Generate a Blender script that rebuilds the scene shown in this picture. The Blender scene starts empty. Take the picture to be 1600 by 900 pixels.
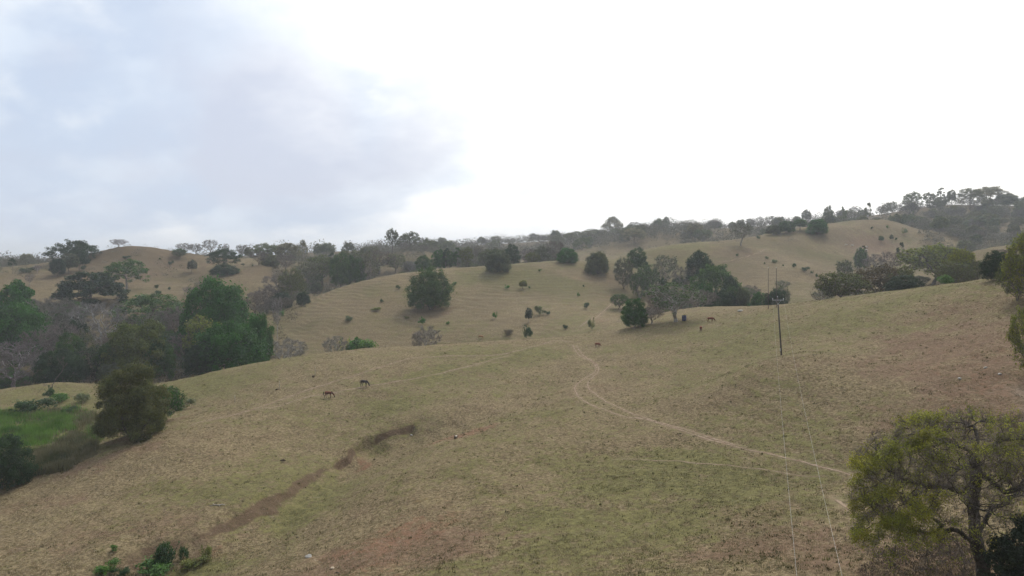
import bpy, math, random
import numpy as np

C = bpy.context.scene
COL = C.collection
R = math.radians

# ---------------------------------------------------------------- camera
cam = bpy.data.cameras.new("camera"); cam_o = bpy.data.objects.new("camera", cam); COL.objects.link(cam_o)
cam.sensor_fit = 'HORIZONTAL'; cam.sensor_width = 36.0; cam.lens = 36.0 * 1142.0 / 1600.0
cam.shift_y = -50.0 / 1600.0                       # level camera, eye-level line above the middle of the frame
cam.clip_start = 0.5; cam.clip_end = 30000.0
cam_o.location = (0, 0, 0); cam_o.rotation_euler = (R(90), 0, 0)
C.camera = cam_o

# ---------------------------------------------------------------- sky, sun, exposure
SUN_AZ, SUN_EL = R(24), R(48)                      # beyond the hills, a little to the right, veiled by thin cloud
sun_dir = (math.sin(SUN_AZ) * math.cos(SUN_EL), math.cos(SUN_AZ) * math.cos(SUN_EL), math.sin(SUN_EL))
w = bpy.data.worlds.new("World"); C.world = w; w.use_nodes = True
nt = w.node_tree; nt.nodes.clear()
def N(t, **k):
    n = nt.nodes.new(t)
    for a, b in k.items():
        setattr(n, a, b)
    return n
def L(a, b):
    nt.links.new(a, b)
def math_n(op, a, b=None, clamp=False):
    n = N('ShaderNodeMath', operation=op, use_clamp=clamp)
    for i, v in enumerate((a, b)):
        if v is None: continue
        if isinstance(v, (int, float)): n.inputs[i].default_value = v
        else: L(v, n.inputs[i])
    return n.outputs[0]
def mapr(v, a, b, c=0.0, d=1.0, smooth=True):
    n = N('ShaderNodeMapRange', interpolation_type='SMOOTHSTEP' if smooth else 'LINEAR')
    L(v, n.inputs['Value'])
    for k, x in zip(('From Min', 'From Max', 'To Min', 'To Max'), (a, b, c, d)):
        n.inputs[k].default_value = x
    return n.outputs[0]
def mixc(f, a, b):
    n = N('ShaderNodeMix', data_type='RGBA')
    for s, v in ((n.inputs[0], f), (n.inputs[6], a), (n.inputs[7], b)):
        if isinstance(v, (int, float)): s.default_value = v
        elif isinstance(v, tuple): s.default_value = v if len(v) == 4 else v + (1,)
        else: L(v, s)
    return n.outputs[2]
sky = N('ShaderNodeTexSky', sky_type='NISHITA', sun_disc=False, sun_elevation=SUN_EL, sun_rotation=SUN_AZ, air_density=1.2, dust_density=3.0)
tc = N('ShaderNodeTexCoord')
dirv = tc.outputs['Generated']
sep = N('ShaderNodeSeparateXYZ'); L(dirv, sep.inputs[0])
def dotd(d):
    n = N('ShaderNodeVectorMath', operation='DOT_PRODUCT'); L(dirv, n.inputs[0]); n.inputs[1].default_value = d
    return n.outputs['Value']
def pdir(px, py):
    v = np.array([(px - 800) / 1142.0, 1, (400 - py) / 1142.0]); return tuple(v / np.linalg.norm(v))
# cloud sheet overhead: coordinates on a level layer, so clouds flatten towards the horizon
zc = math_n('ADD', math_n('MAXIMUM', sep.outputs['Z'], 0.0), 0.46)
cx = math_n('MULTIPLY', math_n('DIVIDE', sep.outputs['X'], zc), 0.95); cy = math_n('DIVIDE', sep.outputs['Y'], zc)
cv = N('ShaderNodeCombineXYZ'); L(cx, cv.inputs[0]); L(cy, cv.inputs[1]); cv.inputs[2].default_value = 3.7
n1 = N('ShaderNodeTexNoise', noise_dimensions='3D'); L(cv.outputs[0], n1.inputs['Vector'])
for k, v in (('Scale', 2.1), ('Detail', 9.0), ('Roughness', 0.56), ('Distortion', 0.1)): n1.inputs[k].default_value = v
n2 = N('ShaderNodeTexNoise', noise_dimensions='3D'); L(cv.outputs[0], n2.inputs['Vector'])
for k, v in (('Scale', 4.6), ('Detail', 6.0), ('Roughness', 0.52), ('Distortion', 0.2)): n2.inputs[k].default_value = v
# where the heavier grey clouds hang in this sky (directions)
dark = None
for px, py, r, a in ((300, 105, 13, 0.34), (180, 60, 7, 0.14), (560, 212, 9, 0.34), (430, 200, 8, 0.28), (690, 205, 6, 0.26), (120, 245, 9, 0.22), (790, 110, 5, 0.12), (20, 140, 8, 0.12), (-250, 150, 14, 0.2)):
    b = mapr(dotd(pdir(px, py)), math.cos(R(r)), 1.0, 0.0, a)
    dark = b if dark is None else math_n('ADD', dark, b)
lite = None
for px, py, r, a in ((60, 50, 9, 0.34), (200, 215, 7, 0.20), (60, 215, 7, 0.16), (590, 130, 7, 0.3), (300, 10, 5, 0.1), (700, 300, 5, 0.16), (240, 270, 4, 0.1)):
    b = mapr(dotd(pdir(px, py)), math.cos(R(r)), 1.0, 0.0, a)
    lite = b if lite is None else math_n('ADD', lite, b)
glow = mapr(dotd(pdir(1350, -350)), math.cos(R(52)), math.cos(R(12)))
glow = math_n('ADD', glow, mapr(math_n('ADD', math_n('MULTIPLY', n1.outputs[0], 0.65), math_n('MULTIPLY', n2.outputs[0], 0.35)), 0.36, 0.62, 0.16, -0.18))
glow = math_n('MAXIMUM', glow, mapr(dotd(pdir(1500, 240)), math.cos(R(31)), math.cos(R(14))), True)
base = mixc(mapr(n2.outputs[0], 0.42, 0.66), (0.60, 0.70, 0.87), (0.76, 0.85, 0.98))
dsum = math_n('ADD', math_n('MULTIPLY', math_n('SUBTRACT', n2.outputs[0], 0.5), 0.30), math_n('SUBTRACT', math_n('ADD', math_n('ADD', math_n('MULTIPLY', n1.outputs[0], 1.2), -0.225), dark), lite))
base = mixc(mapr(dsum, 0.50, 0.22), base, (1.0, 1.03, 1.07))          # bright breaks in the cloud
base = mixc(mapr(dsum, 0.44, 0.86, 0.0, 0.95), base, (0.63, 0.68, 0.82))    # grey undersides
base = mixc(mapr(glow, 0.0, 1.0), base, (1.35, 1.33, 1.3))                # bright veil round the sun
# overcast: brighter overhead, brightest where the sun stands behind the cloud
up = math_n('ADD', mapr(sep.outputs['Z'], 0.36, 0.85, 9.4, 9.4), mapr(dotd(sun_dir), math.cos(R(34)), math.cos(R(6)), 0.0, 14.0))
scl = N('ShaderNodeVectorMath', operation='SCALE'); L(base, scl.inputs[0])
# away from the sun the sky is duller
back = mapr(dotd((math.sin(SUN_AZ), math.cos(SUN_AZ), 0.25)), -0.75, 0.35, 0.32, 1.0)
L(math_n('MULTIPLY', up, back), scl.inputs[3])
fin = mixc(0.90, sky.outputs[0], scl.outputs[0])
bg = N('ShaderNodeBackground'); L(fin, bg.inputs[0]); bg.inputs[1].default_value = 0.1
wo = N('ShaderNodeOutputWorld'); L(bg.outputs[0], wo.inputs[0])

sl = bpy.data.lights.new("sun", 'SUN'); sl.energy = 1.5; sl.angle = R(10); sl.color = (1.0, 0.95, 0.87)
so = bpy.data.objects.new("sun", sl); COL.objects.link(so)
so.rotation_euler = (R(90) - SUN_EL, 0, R(180) - SUN_AZ)
so.location = (60, 130, 150)

C.view_settings.view_transform = 'Standard'; C.view_settings.look = 'None'
C.view_settings.exposure = 0.16; C.view_settings.gamma = 1.0
C.render.engine = 'CYCLES'
cy_ = C.cycles
cy_.use_denoising = True
cy_.max_bounces = 6; cy_.diffuse_bounces = 3; cy_.transmission_bounces = 3; cy_.volume_bounces = 1; cy_.transparent_max_bounces = 12
cy_.use_adaptive_sampling = True; cy_.adaptive_threshold = 0.02

# ---------------------------------------------------------------- helpers
def tag(o, label=None, cat=None, group=None, kind=None):
    for k, v in (('label', label), ('category', cat), ('group', group), ('kind', kind)):
        if v: o[k] = v
    return o
def new_mesh(name, V, Fc, mat=None, smooth=False, attrs=None):
    """V (n,3); Fc: list of int arrays, each (m,3) or (m,4)"""
    if isinstance(Fc, np.ndarray): Fc = [Fc]
    Fc = [f for f in Fc if len(f)]
    me = bpy.data.meshes.new(name)
    V = np.asarray(V, np.float32)
    me.vertices.add(len(V)); me.vertices.foreach_set('co', V.ravel())
    tot = np.concatenate([np.full(len(f), f.shape[1], np.int32) for f in Fc])
    idx = np.concatenate([f.ravel() for f in Fc]).astype(np.int32)
    me.loops.add(len(idx)); me.loops.foreach_set('vertex_index', idx)
    me.polygons.add(len(tot)); st = np.zeros(len(tot), np.int32); st[1:] = np.cumsum(tot)[:-1]
    me.polygons.foreach_set('loop_start', st); me.polygons.foreach_set('loop_total', tot)
    me.polygons.foreach_set('use_smooth', np.full(len(tot), bool(smooth)))
    for k, a in (attrs or {}).items():
        a = np.asarray(a, np.float32)
        if a.ndim == 1:
            at_ = me.attributes.new(k, 'FLOAT', 'POINT'); at_.data.foreach_set('value', a)
        else:
            at_ = me.attributes.new(k, 'FLOAT_COLOR', 'POINT'); at_.data.foreach_set('color', np.c_[a, np.ones(len(a))].astype(np.float32).ravel())
    me.update(calc_edges=True)
    if mat: me.materials.append(mat)
    return me
def link(name, me, parent=None, loc=None, color=None):
    o = bpy.data.objects.new(name, me); COL.objects.link(o)
    if parent: o.parent = parent
    if loc is not None: o.location = loc
    if color is not None: o.color = tuple(color) + (1,)
    return o
def empty(name, loc, rz=0, sc=(1, 1, 1)):
    o = bpy.data.objects.new(name, None); COL.objects.link(o); o.empty_display_size = 0.3
    o.location = loc; o.rotation_euler = (0, 0, rz); o.scale = sc
    return o
def unit(v):
    return v / np.maximum(np.linalg.norm(v, axis=-1, keepdims=True), 1e-9)

class MatB:
    """small node-tree builder"""
    def __init__(s, name):
        s.m = bpy.data.materials.new(name); s.m.use_nodes = True
        s.t = s.m.node_tree; s.t.nodes.clear(); s.out = s.n('ShaderNodeOutputMaterial')
    def n(s, t, **k):
        x = s.t.nodes.new(t)
        for a, b in k.items(): setattr(x, a, b)
        return x
    def set(s, sock, v):
        if isinstance(v, (int, float)): sock.default_value = v
        elif isinstance(v, tuple): sock.default_value = v + (1,) if (len(v) == 3 and len(sock.default_value) == 4) else v
        else: s.t.links.new(v, sock)
    def math(s, op, a, b=0.0, clamp=False):
        x = s.n('ShaderNodeMath', operation=op, use_clamp=clamp); s.set(x.inputs[0], a); s.set(x.inputs[1], b); return x.outputs[0]
    def mr(s, v, a, b, c=0.0, d=1.0):
        x = s.n('ShaderNodeMapRange', interpolation_type='SMOOTHSTEP'); s.set(x.inputs['Value'], v)
        for k, q in zip(('From Min', 'From Max', 'To Min', 'To Max'), (a, b, c, d)): s.set(x.inputs[k], q)
        return x.outputs[0]
    def mix(s, f, a, b, bt='MIX'):
        x = s.n('ShaderNodeMix', data_type='RGBA', blend_type=bt); s.set(x.inputs[0], f); s.set(x.inputs[6], a); s.set(x.inputs[7], b); return x.outputs[2]
    def noise(s, sc, det=4.0, rough=0.55, vec=None, dist=0.0):
        x = s.n('ShaderNodeTexNoise')
        if vec is None: vec = s.pos()
        s.set(x.inputs['Vector'], vec)
        for k, v in (('Scale', sc), ('Detail', det), ('Roughness', rough), ('Distortion', dist)): x.inputs[k].default_value = v
        return x.outputs[0]
    def pos(s):
        if not hasattr(s, '_p'): s._p = s.n('ShaderNodeNewGeometry').outputs['Position']
        return s._p
    def objco(s):
        if not hasattr(s, '_o'): s._o = s.n('ShaderNodeTexCoord').outputs['Object']
        return s._o
    def attr(s, name, fac=True):
        x = s.n('ShaderNodeAttribute', attribute_name=name); return x.outputs['Fac'] if fac else x.outputs['Color']
    def objcol(s):
        return s.n('ShaderNodeObjectInfo').outputs['Color']
    def bsdf(s, col, rough=0.9, spec=0.2, normal=None):
        x = s.n('ShaderNodeBsdfPrincipled'); s.set(x.inputs['Base Color'], col); s.set(x.inputs['Roughness'], rough)
        x.inputs['Specular IOR Level'].default_value = spec
        if normal is not None: s.t.links.new(normal, x.inputs['Normal'])
        return x
    def bump(s, h, st=0.5, dist=0.1):
        x = s.n('ShaderNodeBump'); s.set(x.inputs['Height'], h); x.inputs['Strength'].default_value = st; x.inputs['Distance'].default_value = dist; return x.outputs[0]
    def surf(s, sh):
        s.t.links.new(sh, s.out.inputs['Surface']); return s.m

# ---------------------------------------------------------------- materials
def make_leaf(name, trans=0.3):
    b = MatB(name)
    t = b.attr('tint')
    col = b.mix(1.0, b.objcol(), b.mix(t, (0.50, 0.50, 0.50), (1.62, 1.60, 1.42)), 'MULTIPLY')
    col = b.mix(b.mr(b.noise(0.35, 3.0), 0.42, 0.68, 0.0, 0.4), col, b.mix(1.0, col, (1.45, 1.12, 0.8), 'MULTIPLY'))
    pb = b.bsdf(col, 0.55, 0.25)
    tr = b.n('ShaderNodeBsdfTranslucent'); b.set(tr.inputs[0], b.mix(1.0, col, (1.15, 1.3, 0.6), 'MULTIPLY'))
    ms = b.n('ShaderNodeMixShader'); ms.inputs[0].default_value = trans
    b.t.links.new(pb.outputs[0], ms.inputs[1]); b.t.links.new(tr.outputs[0], ms.inputs[2])
    return b.surf(ms.outputs[0])
M_LEAF = make_leaf('foliage')
def make_bark(name):
    b = MatB(name)
    n = b.noise(3.0, 5.0, 0.65)
    col = b.mix(1.0, b.objcol(), b.mix(b.mr(n, 0.3, 0.7), (0.55, 0.53, 0.5), (1.35, 1.35, 1.35)), 'MULTIPLY')
    return b.surf(b.bsdf(col, 0.95, 0.1, b.bump(b.noise(9.0, 5.0, 0.7), 0.6, 0.05)).outputs[0])
M_BARK = make_bark('bark')
def make_grass(name, a, c, d):
    b = MatB(name)
    t = b.attr('tint')
    col = b.mix(t, a, c); col = b.mix(b.mr(b.noise(0.25, 4.0), 0.45, 0.62), col, d)
    pb = b.bsdf(col, 0.8, 0.1); tr = b.n('ShaderNodeBsdfTranslucent'); b.set(tr.inputs[0], col)
    ms = b.n('ShaderNodeMixShader'); ms.inputs[0].default_value = 0.25
    b.t.links.new(pb.outputs[0], ms.inputs[1]); b.t.links.new(tr.outputs[0], ms.inputs[2])
    return b.surf(ms.outputs[0])
def make_plain(name, col, rough=0.8, spec=0.3, var=0.25, sc=6.0, metal=0.0):
    b = MatB(name)
    n = b.noise(sc, 4.0, 0.6, vec=b.objco())
    c = b.mix(b.mr(n, 0.3, 0.7), tuple(v * (1 - var) for v in col), tuple(min(1, v * (1 + var)) for v in col))
    p = b.bsdf(c, rough, spec); p.inputs['Metallic'].default_value = metal
    return b.surf(p.outputs[0])

# ---------------------------------------------------------------- plant shapes
def colonize(rng, A, nodes, parents, step, infl, kill, iters=160, jit=0.25, up=0.0):
    nodes = [np.array(n, float) for n in nodes]; parents = list(parents)
    A = np.array(A, float); P = np.array(nodes)
    D = np.linalg.norm(A[:, None] - P[None], axis=-1); ni = D.argmin(1); nd = D.min(1)
    for _ in range(iters):
        if len(A) == 0: break
        m = nd < infl
        if not m.any(): m = nd <= nd.min() + 1e-9
        src = np.unique(ni[m]); new = []
        for s in src:
            a = A[m & (ni == s)]
            d = unit(unit(a - P[s]).mean(0) + rng.normal(0, jit, 3) + np.array([0, 0, up]))
            new.append((P[s] + d * step, s))
        k0 = len(P)
        Q = np.array([n for n, _ in new]); P = np.vstack([P, Q]); parents += [s for _, s in new]
        D = np.linalg.norm(A[:, None] - Q[None], axis=-1); j = D.argmin(1); d = D[np.arange(len(A)), j]
        c = d < nd; nd = np.where(c, d, nd); ni = np.where(c, j + k0, ni)
        keep = nd > kill
        A, nd, ni = A[keep], nd[keep], ni[keep]
    return P, np.array(parents)
def radii(P, par, tip, base, e=2.4):
    r = np.zeros(len(P)); ch = np.zeros(len(P), int)
    acc = np.zeros(len(P))
    for i in range(len(P) - 1, -1, -1):
        v = acc[i] if ch[i] else tip ** e
        r[i] = v ** (1 / e)
        if par[i] >= 0: acc[par[i]] += v; ch[par[i]] += 1
    k = math.log(base / tip) / max(1e-6, math.log(max(r.max() / tip, 1.01)))
    return tip * (r / tip) ** k, ch
def tubes(P0, P1, r0, r1, T0=None, T1=None, sides=4):
    n = len(P0)
    d = unit(P1 - P0); T0 = d if T0 is None else T0; T1 = d if T1 is None else T1
    ref = np.where(np.abs(d[:, 2:3]) < 0.85, np.array([[0, 0, 1.0]]), np.array([[1.0, 0, 0]]))
    def ring(P, T, r):
        u = unit(np.cross(ref, T)); v = np.cross(T, u)
        a = np.arange(sides) * 2 * math.pi / sides
        return P[:, None] + r[:, None, None] * (np.cos(a)[None, :, None] * u[:, None] + np.sin(a)[None, :, None] * v[:, None])
    V = np.concatenate([ring(P0, T0, r0), ring(P1, T1, r1)], 1).reshape(-1, 3)
    k = np.arange(sides); k2 = (k + 1) % sides
    q = np.stack([k, k2, k2 + sides, k + sides], -1)
    return V, (q[None] + (np.arange(n) * 2 * sides)[:, None, None]).reshape(-1, 4)
def join(parts):
    V = []; Fq = []; o = 0
    for v, f in parts:
        V.append(v); Fq.append(f + o); o += len(v)
    return np.vstack(V), np.vstack(Fq)
def skel_mesh(P, par, r, ch, sides=(7, 5, 3)):
    i = np.where(par >= 0)[0]; p = par[i]
    d = unit(P[i] - P[p]); din = np.zeros_like(P); din[i] = d; din[0] = d[0]
    best = np.full(len(P), -1); br = np.zeros(len(P))
    for k, q in zip(i, p):
        if r[k] > br[q]: br[q] = r[k]; best[q] = k
    T0 = unit(d + np.where((best[p] == i)[:, None], din[p], d)); T1 = unit(np.where((best[i] >= 0)[:, None], d + din[best[i]], d))
    rm = r.max(); out = []
    r0 = np.where(best[p] == i, r[p], np.minimum(r[p], r[i] * 1.25))
    for lo, hi, s in ((0.3, 9, sides[0]), (0.1, 0.3, sides[1]), (-1, 0.1, sides[2])):
        m = (r[i] > lo * rm) & (r[i] <= hi * rm)
        if m.any(): out.append(tubes(P[p][m], P[i][m], r0[m], r[i][m], T0[m], T1[m], s))
    return out
def twigs(rng, P, par, ch, r, k, length, rad, thr=None, spread=0.9, up=0.15, sub=2):
    thr = thr or np.quantile(r, 0.6)
    idx = np.where((r <= thr) & (par >= 0))[0]; idx = np.repeat(idx, k)
    d = unit(P[idx] - P[par[idx]]); d = unit(d + rng.normal(0, spread * 0.6, d.shape) + np.array([0, 0, up]))
    ln = length * rng.uniform(0.5, 1.3, len(idx))
    a = P[idx]; m = a + d * ln[:, None] * 0.5; d2 = unit(d + rng.normal(0, 0.3, d.shape) + np.array([0, 0, up])); e = m + d2 * ln[:, None] * 0.5
    rr = np.full(len(idx), rad)
    out = [tubes(a, m, rr, rr * 0.75, sides=3), tubes(m, e, rr * 0.75, rr * 0.35, sides=3)]; ends = [e, m]
    for _ in range(sub):
        f = unit(d + rng.normal(0, 0.6, d.shape)); s0 = a + (m - a) * rng.uniform(0.3, 1, (len(idx), 1)); s1 = s0 + f * ln[:, None] * rng.uniform(0.4, 0.8, (len(idx), 1))
        out.append(tubes(s0, s1, rr * 0.6, rr * 0.3, sides=3)); ends.append(s1)
    return out, np.vstack(ends)
def leaves(rng, Pc, Nn, size, elong=1.5):
    n = len(Pc); Nn = unit(Nn)
    a = unit(np.cross(Nn, rng.normal(0, 1, (n, 3)))); b = np.cross(Nn, a)
    s = size * rng.uniform(0.55, 1.4, (n, 1))
    bend = Nn * s * 0.22
    V = np.stack([Pc - a * s * elong * 0.5, Pc + b * s * 0.42 + bend, Pc + a * s * elong * 0.5, Pc - b * s * 0.42 + bend], 1).reshape(-1, 3)
    Fq = np.arange(n * 4).reshape(n, 4)
    # two triangles folded along the midrib
    T = np.concatenate([Fq[:, [0, 1, 2]], Fq[:, [0, 2, 3]]])
    return V, T
def crown_mesh(name, rng, Pc, Nn, size, tint=None):
    V, T = leaves(rng, Pc, Nn, size)
    t = rng.uniform(0, 1, len(Pc)) if tint is None else np.clip(tint + rng.normal(0, 0.2, len(Pc)), 0, 1)
    return new_mesh(name, V, T, M_LEAF, False, {'tint': np.repeat(t, 4)})
def lobed(rng, n, base, top, rad, k=7, amp=0.28, low=-0.5):
    """points on a lumpy crown surface"""
    u = rng.uniform(low, 1, n); ph = rng.uniform(0, 2 * math.pi, n)
    c = np.sqrt(1 - u * u); d = np.stack([c * np.cos(ph), c * np.sin(ph), u], -1)
    ax = unit(rng.normal(0, 1, (k, 3))); am = rng.uniform(-1, 1, k)
    s = 1 + amp * (np.exp(3.0 * (d @ ax.T - 1)) @ am)
    h = (top - base)
    cz = base + h * 0.36
    d2 = d * np.array([1, 1, 1]); d2[:, :2] *= (np.maximum(c, 0.05) ** -0.3)[:, None]
    p = d2 * s[:, None]
    p = np.stack([p[:, 0] * rad, p[:, 1] * rad, cz + np.where(p[:, 2] > 0, p[:, 2] * (top - cz), p[:, 2] * (cz - base) * 1.0)], -1)
    return p, d
def norm_mesh(parts_list):
    pass
BARK0 = (0.16, 0.135, 0.11)
def fit(Vs):
    """scale a plant to width 1 and height 1 (base at z = 0)"""
    A = np.vstack(Vs); w = np.quantile(np.abs(A[:, :2]).max(1), 0.995) * 2; h = np.quantile(A[:, 2], 0.999)
    return [np.c_[V[:, 0] / w, V[:, 1] / w, V[:, 2] / h] for V in Vs]
def plant(name, trunk_parts, lp, ln, size, rng, tint=None, twig=None):
    out = {}
    T = join(trunk_parts) if trunk_parts else None
    Lv = leaves(rng, lp, ln, size) if lp is not None and len(lp) else None
    W = join(twig) if twig else None
    Vs = [x[0] for x in (T, Lv, W) if x is not None]
    Vs = fit(Vs); k = 0
    if T is not None:
        out['trunk'] = new_mesh(name + '_trunk', Vs[0], T[1], M_BARK, True); k = 1
    if W is not None: out['twigs'] = new_mesh(name + '_twigs', Vs[-1], W[1], M_BARK, True)
    if Lv is not None:
        t = rng.uniform(0, 1, len(lp)) if tint is None else np.clip(tint + rng.normal(0, 0.18, len(lp)), 0, 1)
        out['crown'] = new_mesh(name + '_crown', Vs[k], Lv[1], M_LEAF, False, {'tint': np.repeat(t, 4)})
    return out
def proto_dome(seed, aspect=0.85, cb=0.16, nl=9000, lumps=46, leaf=0.021, trunk_r=0.022, gaps=0.0):
    rng = np.random.default_rng(seed); H = aspect
    # lumps spread evenly over a domed crown, so that it closes, each lump pushed in or out
    u = 1 - (np.arange(lumps) + 0.5) / lumps * 1.62 + rng.normal(0, 0.05, lumps); u = np.clip(u, -0.7, 1); ph = np.arange(lumps) * 2.39996 + rng.normal(0, 0.25, lumps)
    cr = np.sqrt(1 - u * u); d = np.stack([cr * np.cos(ph), cr * np.sin(ph), u], -1)
    ax = unit(rng.normal(0, 1, (5, 3))); am = rng.uniform(-1, 1, 5)
    sc = 1 + 0.2 * (np.exp(2.2 * (d @ ax.T - 1)) @ am) + rng.normal(0, 0.11, lumps)
    z0 = (cb + 0.40 * (0.94 - cb)) * H
    c = np.stack([d[:, 0] * 0.37 * sc, d[:, 1] * 0.37 * sc, z0 + np.where(u > 0, u * (0.92 * H - z0) * sc, u * (z0 - cb * H) * 1.25)], -1)
    rl = rng.uniform(0.07, 0.15, lumps)
    tl = rng.uniform(0.2, 0.8, lumps)
    w = rl ** 2; pick = rng.choice(lumps, nl, p=w / w.sum())
    dd = unit(rng.normal(0, 1, (nl, 3)) + d[pick] * 0.9 + np.array([0, 0, 0.35]))
    rj = np.where(rng.uniform(0, 1, nl) < 0.10, rng.uniform(1.0, 1.65, nl), rng.uniform(0.5, 1.08, nl))
    lp = c[pick] + dd * (rl[pick] * rj)[:, None] * np.array([1, 1, 0.8])
    if gaps:
        keep = vn3(lp * 7, seed) > -gaps; lp, dd, pick = lp[keep], dd[keep], pick[keep]
    ni = nl // 5; q = unit(rng.normal(0, 1, (ni, 3))) * (rng.uniform(0, 1, (ni, 1)) ** 0.4)
    zc = (cb * 0.9 + 0.5 * (0.95 - cb)) * H
    lp = np.vstack([lp, np.c_[q[:, 0] * 0.36, q[:, 1] * 0.36, zc + q[:, 2] * (H * 0.85 - zc)]]); dd = np.vstack([dd, unit(q + np.array([0, 0, .3]))]); pick = np.r_[pick, rng.integers(0, lumps, ni)]
    A = np.vstack([c * np.array([0.85, 0.85, 0.93]), rng.uniform(-0.25, 0.25, (20, 3)) + np.array([0, 0, 0.55 * H])])
    lean = rng.normal(0, 0.02, 2)
    tr = [(0, 0, 0), (lean[0] * .5, lean[1] * .5, cb * H * 0.6), (lean[0], lean[1], cb * H * 1.1)]
    P, par = colonize(rng, A, tr, [-1, 0, 1], 0.05, 0.5, 0.06)
    r, ch = radii(P, par, 0.002, trunk_r)
    r[0] *= 1.35
    return plant('domed_tree', skel_mesh(P, par, r, ch), lp, unit(dd + rng.normal(0, 0.32, dd.shape)), leaf, rng, tl[pick])
def vn3(p, s):
    return 0.6 * vnoise(p[:, 0] + 3.1 * s, p[:, 1] + p[:, 2] * 1.7, s) + 0.4 * vnoise(p[:, 1] * 1.3 + p[:, 2], p[:, 0] - p[:, 2] * 1.1, s + 7)
def proto_umbrella(seed, aspect=0.5, nl=7000, discs=120, leaf=0.019, trunk_r=0.02, deep=0.5):
    rng = np.random.default_rng(seed); H = aspect
    rr = np.sqrt(rng.uniform(0.0, 1, discs)) * 0.43; ph = rng.uniform(0, 2 * math.pi, discs)
    skew = rng.uniform(0.75, 1.1, discs)
    cz = H * (0.95 - deep * (rr / 0.45) ** 2.2 - rng.uniform(0, 0.2, discs) - 0.22 * (rng.uniform(0, 1, discs) < 0.25))
    c = np.stack([rr * np.cos(ph) * skew, rr * np.sin(ph), cz], -1)
    rl = rng.uniform(0.035, 0.085, discs)
    w = rl ** 2; pick = rng.choice(discs, nl, p=w / w.sum())
    q = rng.normal(0, 0.5, (nl, 3)); q = q / np.maximum(1, np.linalg.norm(q, axis=1))[:, None]
    lp = c[pick] + q * rl[pick][:, None] * np.array([1, 1, 0.45])
    nn = unit(rng.normal(0, 0.45, (nl, 3)) + np.array([0, 0, 1]))
    fk = H * rng.uniform(0.28, 0.4)
    P, par = colonize(rng, c - np.array([0, 0, 0.012]), [(0, 0, 0), (0.008, 0.004, fk * 0.5), (0, 0.01, fk)], [-1, 0, 1], 0.035, 0.6, 0.045, jit=0.18, up=-0.05)
    r, ch = radii(P, par, 0.0016, trunk_r); r[0] *= 1.3
    tl = rng.uniform(0.3, 0.8, discs)
    return plant('umbrella_tree', skel_mesh(P, par, r, ch), lp, nn, leaf, rng, tl[pick])
def crown_pts(rng, n, H, cb, rad=0.44, shell=0.0, vase=0.0):
    p = []
    while len(p) < n:
        q = rng.uniform(-1, 1, 3); rr = np.linalg.norm(q)
        if rr > 1 or rr < shell: continue
        z = cb * H + (q[2] * 0.5 + 0.5) * (H * 0.97 - cb * H)
        f = 1.0 - vase * (0.5 - 0.5 * q[2])
        p.append((q[0] * rad * f, q[1] * rad * f, z))
    return np.array(p)
def proto_bare(seed, aspect=0.85, cb=0.25, n=240, trunk_r=0.017, tw=7, twl=0.065, twr=0.0019, leafn=0, leaf=0.014, vase=0.45, lpat=0.0):
    rng = np.random.default_rng(seed); H = aspect
    A = crown_pts(rng, n, H, cb, 0.45, 0.25, vase)
    f = cb * H * rng.uniform(0.7, 1.0)
    P, par = colonize(rng, A, [(0, 0, 0), (rng.normal(0, .01), rng.normal(0, .01), f * 0.5), (rng.normal(0, .02), rng.normal(0, .02), f)], [-1, 0, 1], 0.03, 0.45, 0.04, jit=0.22, up=0.12)
    r, ch = radii(P, par, 0.0026, trunk_r * 1.3); r[0] *= 1.3
    tws, ends = twigs(rng, P, par, ch, r, tw, twl, twr)
    lp = nn = None
    if leafn:
        e = ends[vn3(ends * 4, seed) > -lpat] if lpat else ends
        lp = e[rng.integers(0, len(e), leafn)] + rng.normal(0, 0.012, (leafn, 3)); nn = unit(rng.normal(0, 1, (leafn, 3)) + np.array([0, 0, 0.6]))
    return plant('open_tree', skel_mesh(P, par, r, ch), lp, nn, leaf, rng, None, tws)
def proto_slender(seed, aspect=2.0, cb=0.55, nl=2200, leaf=0.05):
    rng = np.random.default_rng(seed); H = aspect
    c, d = lobed(rng, 16, cb * H, H * 0.95, 0.36, amp=0.4); rl = rng.uniform(0.1, 0.22, 16); pick = rng.integers(0, 16, nl)
    dd = unit(rng.normal(0, 1, (nl, 3)) + d[pick]); lp = c[pick] + dd * (rl[pick] * rng.uniform(0.4, 1.05, nl))[:, None]
    x = rng.normal(0, 0.03, 4)
    P, par = colonize(rng, c, [(0, 0, 0), (x[0], x[1], cb * H * 0.35), (x[0] + x[2], x[1], cb * H * 0.7), (x[2], x[3], cb * H)], [-1, 0, 1, 2], 0.08, 0.9, 0.1)
    r, ch = radii(P, par, 0.006, 0.04)
    return plant('slender_tree', skel_mesh(P, par, r, ch), lp, unit(dd + rng.normal(0, 0.5, dd.shape)), leaf, rng)
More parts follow.
